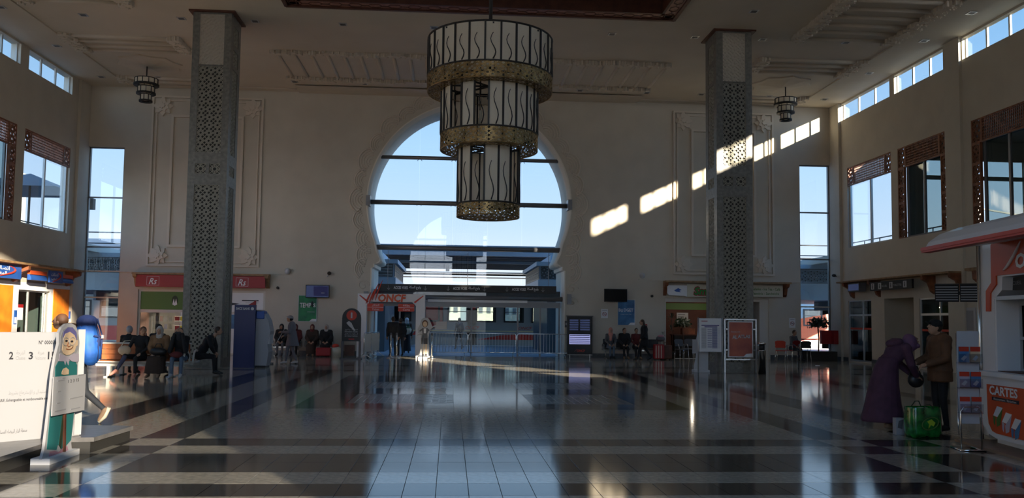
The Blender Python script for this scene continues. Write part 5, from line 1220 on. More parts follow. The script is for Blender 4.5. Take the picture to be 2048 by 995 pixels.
MB().tube([(0, .15, .25), (2.2, 2.0, .25)], .03, 'iron', 6).build('hanger', t); MB().box(-.3, .3, .1, .16, .2, .3, 'iron').build('bracket', t)
t = T('hydrant_cabinet', 'red fire hose cabinet by the right tall window', 'cabinet', (XR-.2, 36.42, .68)); t.location = (XR-.32, 36.6, .72)
MB().box(0, .2, -.0, .45, 0, .6, 'red').build('case', t); MB().box(-.45, 0, .25, .45, 0, .6, 'red').build('door', t); t.location = (XR-.32, 36.65, .72)
for (a, b, z0, z1), nm in zip((SRW[0], SRW[2]), ('glazed door at the far end of the right wall', 'glazed door behind the bending woman')):
    t = T('door_%d' % (2 if a > 33 else 3), nm, None); t['kind'] = 'structure'
    m_ = a+(b-a)*.38
    MB().slab(rect(a, b, z0, z1), [rect(a+.06, m_-.03, z0+.06, 1.95), rect(m_+.03, b-.06, z0+.06, 1.95), rect(a+.06, m_-.03, 2.03, z1-.05), rect(m_+.03, b-.06, 2.03, z1-.05)], lambda a_, b_, d: (XR+.03+d, a_, b_), .07, 'alu').build('frame', t)
    MB().box(XR+.06, XR+.066, a+.06, b-.06, z0+.06, z1-.05, 'glass_d').build('pane', t)
    MB().box(XR+.05, XR+.055, a+.08, b-.08, 1.38, 1.46, 'red_o').build('stripe', t); MB().box(XR+.0, XR+.05, m_-.02, m_+.02, .9, 1.4, 'chrome').build('handle', t)
struct(MB().box(XR+2.6, XR+2.7, 27.5, 37, 0, 2.9, 'shop_dark').box(XR+.2, XR+2.7, 27.4, 27.5, 0, 2.9, 'shop_pale').box(XR+.2, XR+2.7, 36.3, 36.4, 0, 2.9, 'shop_dark').box(XR+.2, XR+2.7, 27.4, 36.4, 2.85, 2.95, 'shop_pale').box(XR+.2, XR+2.7, 27.4, 36.4, -.05, 0, 'stone_m').box(XR+.2, XR+2.6, 32.9, 33.0, 0, 2.9, 'wall').box(XR+.2, XR+2.6, 30.45, 30.55, 0, 2.9, 'wall').box(XR+1.6, XR+1.7, 30.55, 32.9, 0, 2.9, 'wall'), 'wall_service_right')
t = T('notice', 'pale framed notice on the right wall near the kiosk', 'notice', (XR-.03, 26.9, 1.35)); MB().box(0, .03, 0, 1.0, 0, .85, 'lgrey').build('board', t); MB().box(-.004, 0, .1, .9, .1, .75, 'grey').build('sheet', t)
t = T('security_camera', 'small black camera in the right corner above the canopy', 'camera', (XR-.12, 36.75, 3.75)); MB().ell((-.12, 0, 0), (.1, .07, .07), 'iron').build('housing', t); MB().bar((0, 0, -.05), (-.1, 0, 0), .03, .03, 'iron').build('bracket', t)
# ---- cafe terrace
def chair(x, y, rz, m, lab, k=1):
    t = T('cafe_chair', lab, 'chair', (x, y, 0), rz, 'cafe terrace chairs')
    MB().box(-.21, .21, -.21, .2, .44, .47, m).build('seat', t, bevel=.01); MB().slab([(-.2, .58), (.2, .58), (.22, .84), (.12, .88), (-.12, .88), (-.22, .84)], [], lambda a, b, d: (a, .2+d+(b-.58)*.15, b), .02, m).build('backrest', t)
    for a in (-.2, .2):
        for b in (-.19, .19): MB().tube([(a, b, .45), (a*1.12, b*1.2, 0)], .012, 'chrome', 6).build('leg', t)
        MB().tube([(a, .2, .46), (a*1.1, .22, .66), (a*1.1, -.1, .67), (a*1.1, -.19, .45)], .012, 'chrome', 6).build('armrest', t)
chair(9.85, 35.9, .3, 'dgrey', 'metal cafe chair left of the timetable stand'); chair(10.35, 36.6, -.4, 'dgrey', 'metal cafe chair nearest the timetable stand')
chair(14.0, 35.4, 2.6, 'red_o', 'bright orange red cafe chair nearest the pillar'); chair(14.75, 36.1, 3.6, 'red', 'red cafe chair behind the black one'); chair(14.9, 35.2, 3.1, 'black', 'black cafe chair in front of the planter'); chair(13.1, 35.9, 1.2, 'black', 'black cafe chair beside the cafe table'); chair(11.6, 35.8, -1.3, 'black', 'black cafe chair behind the litter bin')
t = T('cafe_table', 'dark square cafe table behind the litter bin', 'table', (12.35, 35.7, 0)); MB().box(-.35, .35, -.35, .35, .71, .74, 'shop_dark').build('tabletop', t); MB().tube([(0, 0, .02), (0, 0, .71)], .03, 'chrome', 8).build('pedestal', t); MB().lathe([(.22, 0), (.22, .02), (.03, .04)], m='iron').build('foot', t)
def plant(x, y, lab, pot, h, n, rl, sz, trunk=.02, seed=1, box=None, spiky=False, zc=None):
    t = T('potted_plant', lab, 'plant', (x, y, 0)); R = random.Random(seed)
    if box: MB().box(-box[0], box[0], -box[1], box[1], 0, box[2], 'shop_dark').build('planter', t)
    else: MB().lathe([(.13, 0), (.18, .3), (.19, .32), (.15, .32)], m=pot, n=16).build('pot', t)
    z0 = box[2] if box else .3
    MB().tube([(0, 0, z0-.05), (.03, .02, z0+(h-z0)*.5), (-.02, 0, h)], trunk, 'wood_d', 6).build('stem', t)
    mb = MB()
    for i in range(n):
        a = R.uniform(0, 2*PI); e = R.uniform(-.4, 1.3); r = rl*R.uniform(.3, 1)
        if spiky:
            q = Vector((0, 0, R.choice([h, h, h*.72 if h > 1 else h]))); d = Vector((math.cos(a)*math.cos(e), math.sin(a)*math.cos(e), math.sin(e))); p1 = q+d*rl*.6; p2 = q+d*rl+Vector((0, 0, -rl*.25)); w = d.cross(Vector((0, 0, 1))).normalized()*.012
            k = len(mb.v); mb.v += [tuple(q), tuple(p1+w), tuple(p2), tuple(p1-w)]; mb.face((k, k+1, k+2, k+3), 'leaf_d')
        else:
            c = Vector((math.cos(a)*math.cos(e)*r, math.sin(a)*math.cos(e)*r, h+math.sin(e)*r*.7)); u = Vector((R.uniform(-1, 1), R.uniform(-1, 1), R.uniform(-1, 1))).normalized(); v = u.orthogonal().normalized(); k = len(mb.v)
            mb.v += [tuple(c-u*sz), tuple(c+v*sz*.5), tuple(c+u*sz), tuple(c-v*sz*.5)]; mb.face((k, k+1, k+2, k+3), 'leaf_d')
    mb.build('foliage', t, kind='stuff', fix=False)
plant(15.95, 36.15, 'small leafy tree in a long dark planter by the right tall window', 'pot', 1.55, 420, .5, .08, .03, 3, (.75, .2, .42))
plant(9.68, 36.85, 'spiky palm in a pot at the cafe corner', 'pot', 1.75, 60, .4, .1, .015, 5, None, True)
plant(9.3, 36.9, 'thin low spiky plant beside the cafe corner', 'pot', 1.05, 30, .22, .1, .012, 6, None, True)
plant(10.5, 38.1, 'dark bushy plant just inside the cafe front', 'pot', 1.5, 200, .45, .09, .02, 7)
# luggage and bags
def case(x, y, w, d, h, m, lab, stripes=False, handle=True, z=0):
    t = T('suitcase', lab, 'suitcase', (x, y, z)); MB().box(-w/2, w/2, -d/2, d/2, .04, h, m).build('body', t, bevel=.04)
    if stripes:
        for i in range(3): MB().box(-w/2+.06+i*.11, -w/2+.09+i*.11, -d/2-.012, -d/2+.01, .08, h-.05, 'cream').build('stripe', t)
    if handle: MB().tube([(-.08, d/4, h-.02), (-.08, d/4, h+.12), (.08, d/4, h+.12), (.08, d/4, h-.02)], .01, 'iron', 6).build('handle', t)
    for a in (-1, 1): MB().ell((a*w*.35, 0, .03), (.03, .03, .03), 'black', 8, 5).build('wheel', t)
case(8.86, 35.9, .44, .3, .66, 'red', 'red striped suitcase beside the walking man', True); case(9.25, 36.1, .42, .3, .62, 'wood_d', 'dark maroon suitcase between the red one and the cafe chair')
t = T('travel_bag', 'dark grey travel bag lying on the red striped suitcase', 'bag', (8.95, 35.95, .80)); MB().ell((0, 0, .1), (.2, .13, .13), 'dgrey').ell((0, -.05, .2), (.14, .1, .06), 'pink').build('body', t)
case(-5.2, 36.1, .6, .3, .38, 'red', 'low dark red bag before the seated woman in cream veil', False, False); bpy.data.objects['suitcase.002']['category'] = 'bag'
t = T('shopping_bag', 'pale patterned bag with pink top beside the seat row', 'bag', (-4.7, 36.2, 0)); MB().lathe([(.2, 0), (.22, .3), (.12, .42)], m='cream', n=16, sy=.6).build('body', t); MB().ell((-.03, 0, .44), (.15, .1, .1), 'red_o').build('top_bundle', t)
t = T('shopping_bag', 'large glossy green shopping bag with a leaf emblem on the floor', 'bag', (6.80, 11.95, 0), .12)
mb = MB(); n = 16; k = 0
ring = lambda w, d, z: [(w*(abs(math.cos(a))**.5)*(1 if math.cos(a) > 0 else -1), d*(abs(math.sin(a))**.5)*(1 if math.sin(a) > 0 else -1), z) for a in [2*PI*i/24 for i in range(24)]]
for w, d, z in ((.22, .13, 0), (.24, .15, .06), (.245, .155, .25), (.24, .15, .40), (.235, .14, .43)): mb.v += ring(w, d, z)
for i in range(4):
    for j in range(24): mb.face((i*24+j, i*24+(j+1) % 24, (i+1)*24+(j+1) % 24, (i+1)*24+j), 'bag_green', True)
mb.face(list(range(24))[::-1], 'bag_green'); mat('bag_green', (.01, .16, .025))
mb.build('body', t)
MB().ell((0, 0, .38), (.2, .11, .04), 'lgrey').build('contents', t)
MB().tube([(-.1+.0+.13*math.cos(a)+.1, -.165, .21+.085*math.sin(a)+.02*math.cos(a)) for a in [i*PI/12 for i in range(24)]], .008, 'green', 5, closed=True).build('emblem_ring', t)
MB().slab([(-.05, .24), (.02, .27), (.08, .22), (.05, .17), (.01, .19), (-.03, .14), (-.02, .2)], [], lambda a, b, d: (a, -.168+d, b), .005, 'yellow').build('emblem', t); bpy.data.objects['emblem.001' if 'emblem.001' in bpy.data.objects else 'emblem'].data.materials[0] = mat('lime', (.35, .5, .03), .4)
MB().tube([(-.08, -.14, .42), (-.03, -.12, .47), (.03, -.12, .47), (.08, -.14, .42)], .008, 'leaf_d', 6).tube([(-.08, .14, .42), (-.03, .12, .5), (.03, .12, .5), (.08, .14, .42)], .008, 'leaf_d', 6).build('handle', t)
t = T('shopping_bag', 'small white paper bag between the woman and the green bag', 'bag', (6.60, 12.25, 0)); MB().box(-.06, .06, -.05, .05, 0, .24, 'grey').build('body', t); MB().slab([(-.04, .1), (.03, .08), (.05, .22), (-.02, .2)], [], lambda a, b, d: (a, -.054+d, b), .004, 'dgrey').build('print', t)
tag(MB().slab([(0, 0), (.16, .02), (.2, .08), (.1, .12), (.02, .08)], [], lambda a, b, d: (a+14.0, b+32.0, d), .012, 'lgrey').build('paper_scrap'), 'crumpled white paper scrap lying on the floor before the planter', 'litter')
# ================================================================ PEOPLE
V = Vector
def remeshed(name, prims, vox, parent, smooth=2):
    """join capsules, ellipsoids and lofts into ONE continuous skin; each face takes the cloth or skin of the nearest piece"""
    mb = MB()
    for p in prims:
        k = p[0]
        if k == 'c':
            a, b, r1, r2 = V(p[1]), V(p[2]), p[3], p[4]; d = (b-a); L = max(d.length, 1e-5); d = d/L
            pts = [a-d*r1*.999]+[a-d*r1*c for c in (.87, .5)]+[a]+[b]+[b+d*r2*c for c in (.5, .87)]+[b+d*r2*.999]
            rr_ = [r1*.06, r1*.5, r1*.87, r1, r2, r2*.87, r2*.5, r2*.06]; mb.tube(pts, rr_, 'skin', 10)
        elif k == 'e': mb.ell(p[1], p[2], 'skin', 14, 8, p[5] if len(p) > 5 else None)
        elif k == 'l':                                       # loft of ellipses (cx, cy, cz, rx, ry)
            n = 16; b = len(mb.v)
            for c in p[1]: mb.v += [(c[0]+c[3]*math.cos(2*PI*j/n), c[1]+c[4]*math.sin(2*PI*j/n), c[2]) for j in range(n)]
            for i in range(len(p[1])-1):
                for j in range(n): mb.face((b+i*n+j, b+i*n+(j+1) % n, b+(i+1)*n+(j+1) % n, b+(i+1)*n+j), 'skin')
            mb.face([b+j for j in range(n)][::-1], 'skin'); mb.face([b+(len(p[1])-1)*n+j for j in range(n)], 'skin')
    me = bpy.data.meshes.new('tmp'); me.from_pydata(mb.v, [], mb.f); o = bpy.data.objects.new('tmp', me); COL.objects.link(o)
    m = o.modifiers.new('r', 'REMESH'); m.mode = 'VOXEL'; m.voxel_size = vox
    s = o.modifiers.new('s', 'SMOOTH'); s.iterations = smooth; s.factor = .5
    out = bpy.data.meshes.new_from_object(o.evaluated_get(bpy.context.evaluated_depsgraph_get())); bpy.data.objects.remove(o); bpy.data.meshes.remove(me)
    out.name = name; n = len(out.polygons); C = np.zeros(n*3); out.polygons.foreach_get('center', C); C = C.reshape(-1, 3)
    mats = []; best = np.full(n, 1e9); idx = np.zeros(n, dtype=np.int32)
    for p in prims:
        if p[0] == 'c':
            a, b = np.array(p[1]), np.array(p[2]); ab = b-a; t = np.clip(((C-a)@ab)/max(1e-9, ab@ab), 0, 1); d = np.linalg.norm(C-(a+t[:, None]*ab), axis=1)-(p[3]+(p[4]-p[3])*t); m = p[5]
        elif p[0] == 'e':
            Q = C-np.array(p[1]); 
            if len(p) > 5: Q = Q @ np.array(p[5].to_3x3())
            q = np.linalg.norm(Q/np.array(p[2]), axis=1); d = (q-1)*min(p[2]); m = p[4] if len(p) > 4 else p[3]
            m = p[3]
        else:
            z = np.array([c[2] for c in p[1]]); srt = np.argsort(z); f = lambda k: np.interp(C[:, 2], z[srt], np.array([c[k] for c in p[1]])[srt])
            q = np.hypot((C[:, 0]-f(0))/f(3), (C[:, 1]-f(1))/f(4)); d = (q-1)*np.minimum(f(3), f(4))
            d = np.where((C[:, 2] < z.min()-.01) | (C[:, 2] > z.max()+.01), d+1, d); m = p[2]
        if m not in mats: mats.append(m)
        w = d < best; best[w] = d[w]; idx[w] = mats.index(m)
    out.materials.clear()
    for m in mats: out.materials.append(M[m])
    out.polygons.foreach_set('material_index', idx); out.polygons.foreach_set('use_smooth', np.ones(n, dtype=bool)); out.update()
    ob = bpy.data.objects.new(name, out); COL.objects.link(ob)
    if parent is not None: ob.parent = parent
    return ob
def hand(wr, el, side, m='skin', curl=.5, s=1.0):
    """palm, four unequal fingers with a bend at the knuckle, thumb from the side"""
    wr, el = V(wr), V(el); d = (wr-el).normalized(); up = V((0, 0, 1)); a = d.cross(up)
    a = a.normalized() if a.length > .1 else V((1, 0, 0)); nrm = a.cross(d).normalized()
    P = [('c', wr, wr+d*.075*s, .026*s, .033*s, m)]
    for i, (o, l) in enumerate(((-.030, .062), (-.010, .075), (.011, .070), (.031, .054))):
        b = wr+d*.09*s+a*o*s; k = b+(d*math.cos(curl)-nrm*math.sin(curl))*l*.55*s; e = k+(d*math.cos(curl*2)-nrm*math.sin(curl*2))*l*.55*s
        P += [('c', b, k, .0105*s, .0095*s, m), ('c', k, e, .0095*s, .008*s, m)]
    b = wr+d*.03*s+a*side*.03*s; k = b+(d*.6+a*side*.7-nrm*.2).normalized()*.04*s; P += [('c', b, k, .0125*s, .011*s, m), ('c', k, k+(d*.9+a*side*.1-nrm*.3).normalized()*.033*s, .011*s, .009*s, m)]
    return [tuple([p[0], tuple(p[1]), tuple(p[2])]+list(p[3:])) for p in P]
def rotm(yaw_=0, tilt=0, roll_=0): return Matrix.Rotation(yaw_, 3, 'Z') @ Matrix.Rotation(-tilt, 3, 'X') @ Matrix.Rotation(roll_, 3, 'Y')
def person(name, lab, loc, rz, J, C, vox=.015, extra=(), hd=(0, 0, 0), veil=None, hair=None, cap=None, coat=0, hands=True, group=None, scale=1, robe=None):
    """J joints in local space (x right, y forward); C colours: top, legs, shoe"""
    t = T('person', lab, 'person', loc, rz, group); top, leg, shoe = C; k = coat; P = []
    D = dict(pelvis=(0, 0, .93), waist=(0, 0, 1.08), chest=(0, .0, 1.27), neck=(0, 0, 1.44), head=(0, .02, 1.58),
             shl=(-.17, 0, 1.38), elL=(-.23, -.03, 1.12), wrl=(-.23, .06, .88), shr=(.17, 0, 1.38), elr=(.23, -.03, 1.12), wrr=(.23, .06, .88),
             hpl=(-.09, 0, .9), knl=(-.10, .02, .5), anl=(-.10, -.03, .09), tol=(-.11, .13, .035), hpr=(.09, 0, .9), knr=(.10, .02, .5), anr=(.10, -.03, .09), tor=(.11, .13, .035)); D.update(J)
    g = {a: tuple(x*scale for x in b) for a, b in D.items()}
    c = lambda a, b, r1, r2, m: P.append(('c', g[a] if isinstance(a, str) else a, g[b] if isinstance(b, str) else b, r1, r2, m))
    up = (V(g['chest'])-V(g['pelvis'])).normalized(); fwd = V((1, 0, 0)).cross(up) if abs(up.x) < .9 else V((0, 1, 0)); fwd = -fwd.cross(V((0, 0, 0))) if False else (V((0, 1, 0))-up*up.y).normalized(); rt = fwd.cross(up)
    X = Matrix(((rt.x, fwd.x, up.x), (rt.y, fwd.y, up.y), (rt.z, fwd.z, up.z)))
    P.append(('e', g['chest'], (.165+k, .115+k, .21), top, None, X)); P.append(('e', g['waist'], (.14+k, .105+k, .18), top, None, X)); P.append(('e', g['pelvis'], (.165+k, .125+k, .14), top if coat else leg, None, X))
    c('shl', 'shr', .062+k*.7, .062+k*.7, top); c('neck', 'head', .05, .05, 'skin')
    for s in ('l', 'r'):
        e = 'elL' if s == 'l' else 'elr'
        c('sh'+s, e, .054+k*.7, .045+k*.6, top); c(e, 'wr'+s, .044+k*.6, .033+k*.5, top)
        if hands:
            d = (V(g['wr'+s])-V(g[e])).normalized(); P.extend(hand(tuple(V(g['wr'+s])+d*.02), g[e], -1 if s == 'l' else 1))
        c('hp'+s, 'kn'+s, .088, .058, leg); c('kn'+s, 'an'+s, .056, .038, leg); c('an'+s, 'to'+s, .042, .034, shoe); 
        a = V(g['an'+s]); d = (V(g['to'+s])-a).normalized(); P.append(('c', tuple(a-d*.02+V((0, 0, -.03))), tuple(V(g['to'+s])+V((0, 0, -.0))), .034, .032, shoe))
    H = rotm(*hd); h = V(g['head']); at = lambda x, y, z: tuple(h+H @ V((x, y, z)))
    P.append(('e', tuple(h), (.074, .093, .108), 'skin', None, H)); P.append(('e', at(0, .022, -.055), (.052, .062, .062), 'skin', None, H))
    P.append(('c', at(0, .092, .005), at(0, .108, -.022), .010, .014, 'skin')); P.append(('e', at(0, .082, -.058), (.024, .014, .009), 'skin', None, H))
    P.append(('c', at(-.03, .080, .022), at(.03, .080, .022), .010, .010, 'skin'))
    for s in (-1, 1): P.append(('e', at(s*.074, -.005, -.005), (.012, .02, .03), 'skin', None, H))
    P.extend(extra); remeshed('body', P, vox, t)
    f = MB()
    for s in (-1, 1): f.ell(at(s*.029, .088, .006), (.012, .006, .007), 'ink', 8, 5)
    f.ell(at(0, .094, -.058), (.022, .006, .005), 'red', 8, 5); f.build('face_features', t, kind='stuff')
    R_ = lambda a: a
    if veil:
        nk = V(g['neck']); Q = [('e', at(0, -.022, .012), (.098, .105, .125), veil, None, H), ('c', at(0, -.03, -.06), tuple(nk+V((0, .01, -.02))), .085, .11, veil), ('c', at(-.05, .03, -.10), at(.05, .03, -.10), .035, .035, veil)]
        remeshed('head_scarf', Q, .013, t)
    if hair:
        Q = [('e', at(0, -.022, .022), (.086, .096, .106), hair, None, H)]
        if cap is None and hair.startswith('hair') and 'long' in lab: Q.append(('c', at(0, -.06, -.02), tuple(V(g['neck'])+V((0, -.06, -.12))), .07, .06, hair))
        remeshed('hair', Q, .012, t)
    if cap:
        Q = [('e', at(0, -.008, .045), (.092, .108, .085), cap, None, H), ('e', at(0, .10, .05), (.062, .06, .012), cap, None, H)]
        remeshed('cap', Q, .010, t)
    return t
def sit(lean=.0, spread=.1, hz=.47, ft=.30, arms='lap', knee=.42):
    J = dict(pelvis=(0, 0, hz+.07), waist=(0, .01+lean*.3, hz+.24), chest=(0, .02+lean*.75, hz+.43), neck=(0, .04+lean*1.25, hz+.60), head=(0, .08+lean*1.5, hz+.74),
             shl=(-.165, .03+lean, hz+.55), shr=(.165, .03+lean, hz+.55), hpl=(-.09, .02, hz+.04), hpr=(.09, .02, hz+.04),
             knl=(-spread, knee, hz+.03), knr=(spread, knee, hz+.03), anl=(-spread, knee+.02, .09), anr=(spread, knee+.02, .09), tol=(-spread-.02, knee+.18, .035), tor=(spread+.02, knee+.18, .035))
    if arms == 'lap': J.update(elL=(-.23, .10+lean, hz+.30), wrl=(-.10, .28+lean*.5, hz+.16), elr=(.23, .10+lean, hz+.30), wrr=(.10, .28+lean*.5, hz+.16))
    if arms == 'head': J.update(elL=(-.20, .36, hz+.22), wrl=(-.10, .13+lean*1.5, hz+.66), elr=(.20, .36, hz+.22), wrr=(.10, .13+lean*1.5, hz+.66))
    return J
mat('jacket', (.13, .06, .028), .8, var=.2); mat('djellaba', (.075, .028, .055), .85, var=.2); mat('veil_l', (.16, .07, .13), .8); mat('camel', (.24, .13, .06), .8, var=.2); mat('brown_d', (.045, .028, .02), .85); mat('cream_v', (.45, .40, .36), .8)
mat('grey_u', (.17, .17, .20), .8); mat('navy_l', (.09, .09, .15), .8); mat('pink_s', (.62, .26, .20), .6); mat('cloth_b', (.012, .012, .014), .85); mat('burg', (.11, .018, .018), .85); mat('jean', (.10, .14, .20), .8); mat('tan_s', (.25, .16, .10), .7); mat('denim_d', (.03, .035, .045), .8)
# -- backpacker striding to the left behind the cutout
t = person('backpacker', 'person with big blue backpack and brown hair striding left behind the cutout', (-5.50, 13.15, 0), PI/2,
    dict(pelvis=(0, 0, .90), waist=(0, .03, 1.05), chest=(0, .09, 1.24), neck=(0, .15, 1.40), head=(0, .26, 1.50), shl=(-.17, .10, 1.36), shr=(.17, .10, 1.36), elL=(-.22, .16, 1.10), wrl=(-.14, .34, 1.14), elr=(.22, .16, 1.10), wrr=(.14, .34, 1.14),
         hpl=(-.09, .02, .88), knl=(-.1, .28, .52), anl=(-.1, .30, .09), tol=(-.1, .46, .035), hpr=(.09, -.02, .88), knr=(.1, -.10, .47), anr=(.1, -.40, .20), tor=(.1, -.33, .05)),
    ('dgrey', 'denim_d', 'tan_s'), vox=.010, hair='hair_b', hd=(0, -.15, 0))
mb = MB().tube([(.1, -.46, .235), (.1, -.405, .10), (.1, -.32, .022)], [.03, .028, .03], 'cream', 8).build('shoe_sole', t)
MB().ell((0, .12, 1.42), (.15, .13, .07), 'tan_s').build('fur_collar', t)
q = T('backpack', 'tall blue hiking backpack with dark straps on the striding person', 'backpack', (-5.50, 13.15, 0), PI/2)
remeshed('body', [('c', (0, -.17, 1.05), (0, -.14, 1.35), .17, .165, 'pack'), ('e', (0, -.20, 1.05), (.17, .14, .2), 'pack', None), ('e', (0, -.13, 1.50), (.165, .15, .11), 'pack_d', None), ('c', (0, -.22, 1.0), (0, -.26, 1.22), .09, .08, 'pack_d'), ('e', (.13, -.16, 1.02), (.06, .09, .14), 'pack', None)], .016, q)
MB().tube([(-.15, -.30, 1.30), (0, -.345, 1.28), (.15, -.30, 1.30)], .014, 'pack_d', 6).tube([(-.05, -.32, .95), (-.05, -.33, 1.3), (-.05, -.25, 1.55)], .012, 'pack_d', 6).tube([(.06, -.32, .95), (.06, -.33, 1.3), (.06, -.25, 1.55)], .012, 'pack_d', 6).build('strap', q, kind='stuff')
MB().box(-.02, .03, -.37, -.35, 1.26, 1.31, 'lgrey').build('buckle', q)
# -- woman in a purple djellaba bending over
t = person('woman', 'person in a purple djellaba bending forward beside the green bag', (6.72, 12.75, 0), -PI/2,
    dict(pelvis=(0, -.06, .86), waist=(0, .0, 1.02), chest=(0, .12, 1.17), neck=(0, .27, 1.27), head=(0, .38, 1.35), shl=(-.17, .20, 1.25), shr=(.17, .20, 1.25), elL=(-.2, .28, 1.0), wrl=(-.08, .40, .86), elr=(.2, .26, 1.0), wrr=(.08, .40, .84),
         hpl=(-.09, -.05, .84), knl=(-.09, .02, .48), hpr=(.09, -.05, .84), knr=(.09, .0, .48), anl=(-.09, .06, .09), tol=(-.09, .22, .035), anr=(.09, -.08, .09), tor=(.09, .08, .035)),
    ('djellaba', 'djellaba', 'tan_s'), vox=.011, coat=.03, veil='veil_l', hd=(0, -.55, 0),
    extra=[('l', [(0, -.10, .13, .25, .32), (0, -.10, .16, .26, .33), (0, -.09, .4, .24, .27), (0, -.07, .7, .215, .215), (0, -.03, .95, .19, .175), (0, .03, 1.1, .17, .15)], 'djellaba')])
remeshed('hood', [('c', (-.09, .14, 1.34), (.09, .14, 1.34), .06, .06, 'djellaba'), ('e', (0, .08, 1.31), (.12, .1, .07), 'djellaba', None)], .013, t)
q = T('handbag', 'black leather handbag hanging from the bending person', 'handbag', (7.16, 12.75, .76)); MB().ell((0, 0, 0), (.13, .08, .12), 'black').build('body', q); MB().tube([(-.1, 0, .08), (-.05, 0, .2), (.02, 0, .21), (.08, 0, .08)], .01, 'black', 6).build('strap', q)
# -- man in brown jacket and dark cap
t = person('man', 'person in a brown jacket and dark cap reaching out behind the brochure stand', (7.40, 12.5, 0), PI/2,
    dict(head=(0, .07, 1.57), neck=(0, .02, 1.43), elL=(-.24, .04, 1.12), wrl=(-.17, .27, 1.03), elr=(.24, .02, 1.12), wrr=(.17, .25, 1.04), tol=(-.12, .17, .035), tor=(.11, .10, .035)),
    ('jacket', 'cloth_b', 'black'), vox=.011, coat=.045, hair='hair', cap='cloth_b', hd=(0, -.25, 0),
    extra=[('l', [(0, 0, .76, .2, .17), (0, 0, .95, .195, .165), (0, 0, 1.2, .19, .15)], 'jacket'), ('c', (-.1, -.02, 1.45), (.1, -.02, 1.45), .05, .05, 'jacket')])
# -- people on the left bench
t = person('girl', 'person in black with long brown hair and pink boots stretching a leg from the bench', (-8.12, 23.32, 0), PI,
    dict(sit(.02), pelvis=(0, 0, .55), head=(-.08, .10, 1.20), neck=(-.03, .05, 1.08), elr=(.24, .12, .80), wrr=(.26, .30, .66), knr=(.26, .38, .56), anr=(.40, .58, .20), tor=(.50, .66, .10), knl=(-.02, .42, .50), anl=(-.05, .52, .09), tol=(-.07, .68, .035)),
    ('cloth_b', 'cloth_b', 'pink_s'), vox=.012, hair='hair_b', hd=(.5, .05, 0), extra=[('c', (.26, .40, .53), (.39, .56, .22), .062, .045, 'navy_l')])
q = T('straw_bag', 'round beige bag on the knees of the girl on the bench', 'bag', (-8.42, 23.0, .70)); MB().ell((0, 0, 0), (.17, .1, .13), 'skin_print').build('body', q); MB().tube([(-.1, 0, .08), (-.02, 0, .24), (.14, 0, .26)], .012, 'cream', 6).build('handle', q)
t = person('woman', 'person in a camel coat, brown skirt and beige head scarf on the bench', (-7.62, 23.32, 0), PI, sit(.02, .13), ('camel', 'brown_d', 'tan_s'), vox=.012, coat=.05, veil='cream_v',
    extra=[('l', [(0, .38, .12, .26, .2), (0, .34, .3, .25, .22), (0, .25, .55, .23, .26)], 'brown_d')])
q = T('handbag', 'black handbag on the lap of the camel coated person', 'handbag', (-7.55, 22.95, .68)); MB().ell((0, 0, 0), (.22, .1, .11), 'black').build('body', q); MB().tube([(-.12, 0, .06), (-.05, 0, .2), (.07, 0, .2), (.12, 0, .06)], .012, 'black', 6).build('strap', q)
t = person('man', 'person in a black hooded coat holding the head with both hands on the bench', (-7.06, 23.32, 0), PI, sit(.14, .12, arms='head'), ('cloth_b', 'jean', 'lgrey'), vox=.012, coat=.03, veil='denim_d', hd=(0, -.9, 0))
q = T('red_bag', 'dark red bag on the knees of the black hooded person', 'bag', (-7.1, 22.98, .60)); MB().ell((0, 0, 0), (.17, .11, .09), 'burg').build('body', q)
person('man', 'person in a grey knitted cap seated behind the long bench, facing away', (-8.72, 24.05, 0), 0, sit(0), ('cloth_b', 'dgrey', 'black'), vox=.016, hair='grey')
person('man', 'person with thick black hat seated facing away behind the girl', (-7.95, 24.05, 0), 0, sit(0, hz=.52), ('cloth_b', 'dgrey', 'black'), vox=.016, hair='cloth_b', cap='cloth_b')
person('man', 'person in black leaning forward at the right end of the rear bench', (-6.9, 24.35, 0), -PI/2, sit(.28, .1, hz=.47), ('cloth_b', 'cloth_b', 'black'), vox=.015, coat=.03, hair='hair')
q = T('handbag', 'small black handbag with pale clasp standing on the rear bench', 'handbag', (-8.30, 24.0, .93)); MB().box(-.13, .13, -.05, .05, -.05, .1, 'black').build('body', q, bevel=.02); MB().tube([(-.08, 0, .1), (-.07, 0, .2), (.07, 0, .2), (.08, 0, .1)], .012, 'black', 6).build('strap', q)
# -- cleaner
t = person('cleaner', 'cleaner in grey coat and cap pushing a long mop to the left', (-5.48, 30.35, 0), PI/2,
    dict(head=(0, .08, 1.56), neck=(0, .02, 1.42), elL=(-.24, .05, 1.10), wrl=(-.12, .30, 1.10), elr=(.22, .03, 1.10), wrr=(.10, .26, .98), anl=(-.1, .17, .09), tol=(-.1, .33, .035), knl=(-.1, .12, .5), anr=(.1, -.17, .09), tor=(.1, 0, .035), knr=(.1, -.02, .5)),
    ('grey_u', 'grey_u', 'lgrey'), vox=.012, coat=.03, hair='cloth_b', cap='grey', hd=(0, -.3, 0), extra=[('l', [(0, -.03, .62, .22, .24), (0, -.02, .9, .2, .18), (0, 0, 1.15, .18, .15)], 'grey_u')])
MB().box(.16, .21, -.02, .16, 1.0, 1.03, 'yellow').tube([(.05, .04, 1.44), (.12, .05, 1.38), (.17, .0, 1.34)], .012, 'yellow', 6).build('yellow_trim', t, kind='stuff')
q = T('mop', 'long handled grey floor mop pushed by the cleaner', 'mop', (0, 0, 0)); MB().tube([(-5.72, 30.3, 1.22), (-6.32, 30.2, .06)], .013, 'lgrey', 6).build('handle', q); MB().box(-6.75, -6.05, 30.08, 30.26, 0, .06, 'grey').build('head', q, bevel=.02)
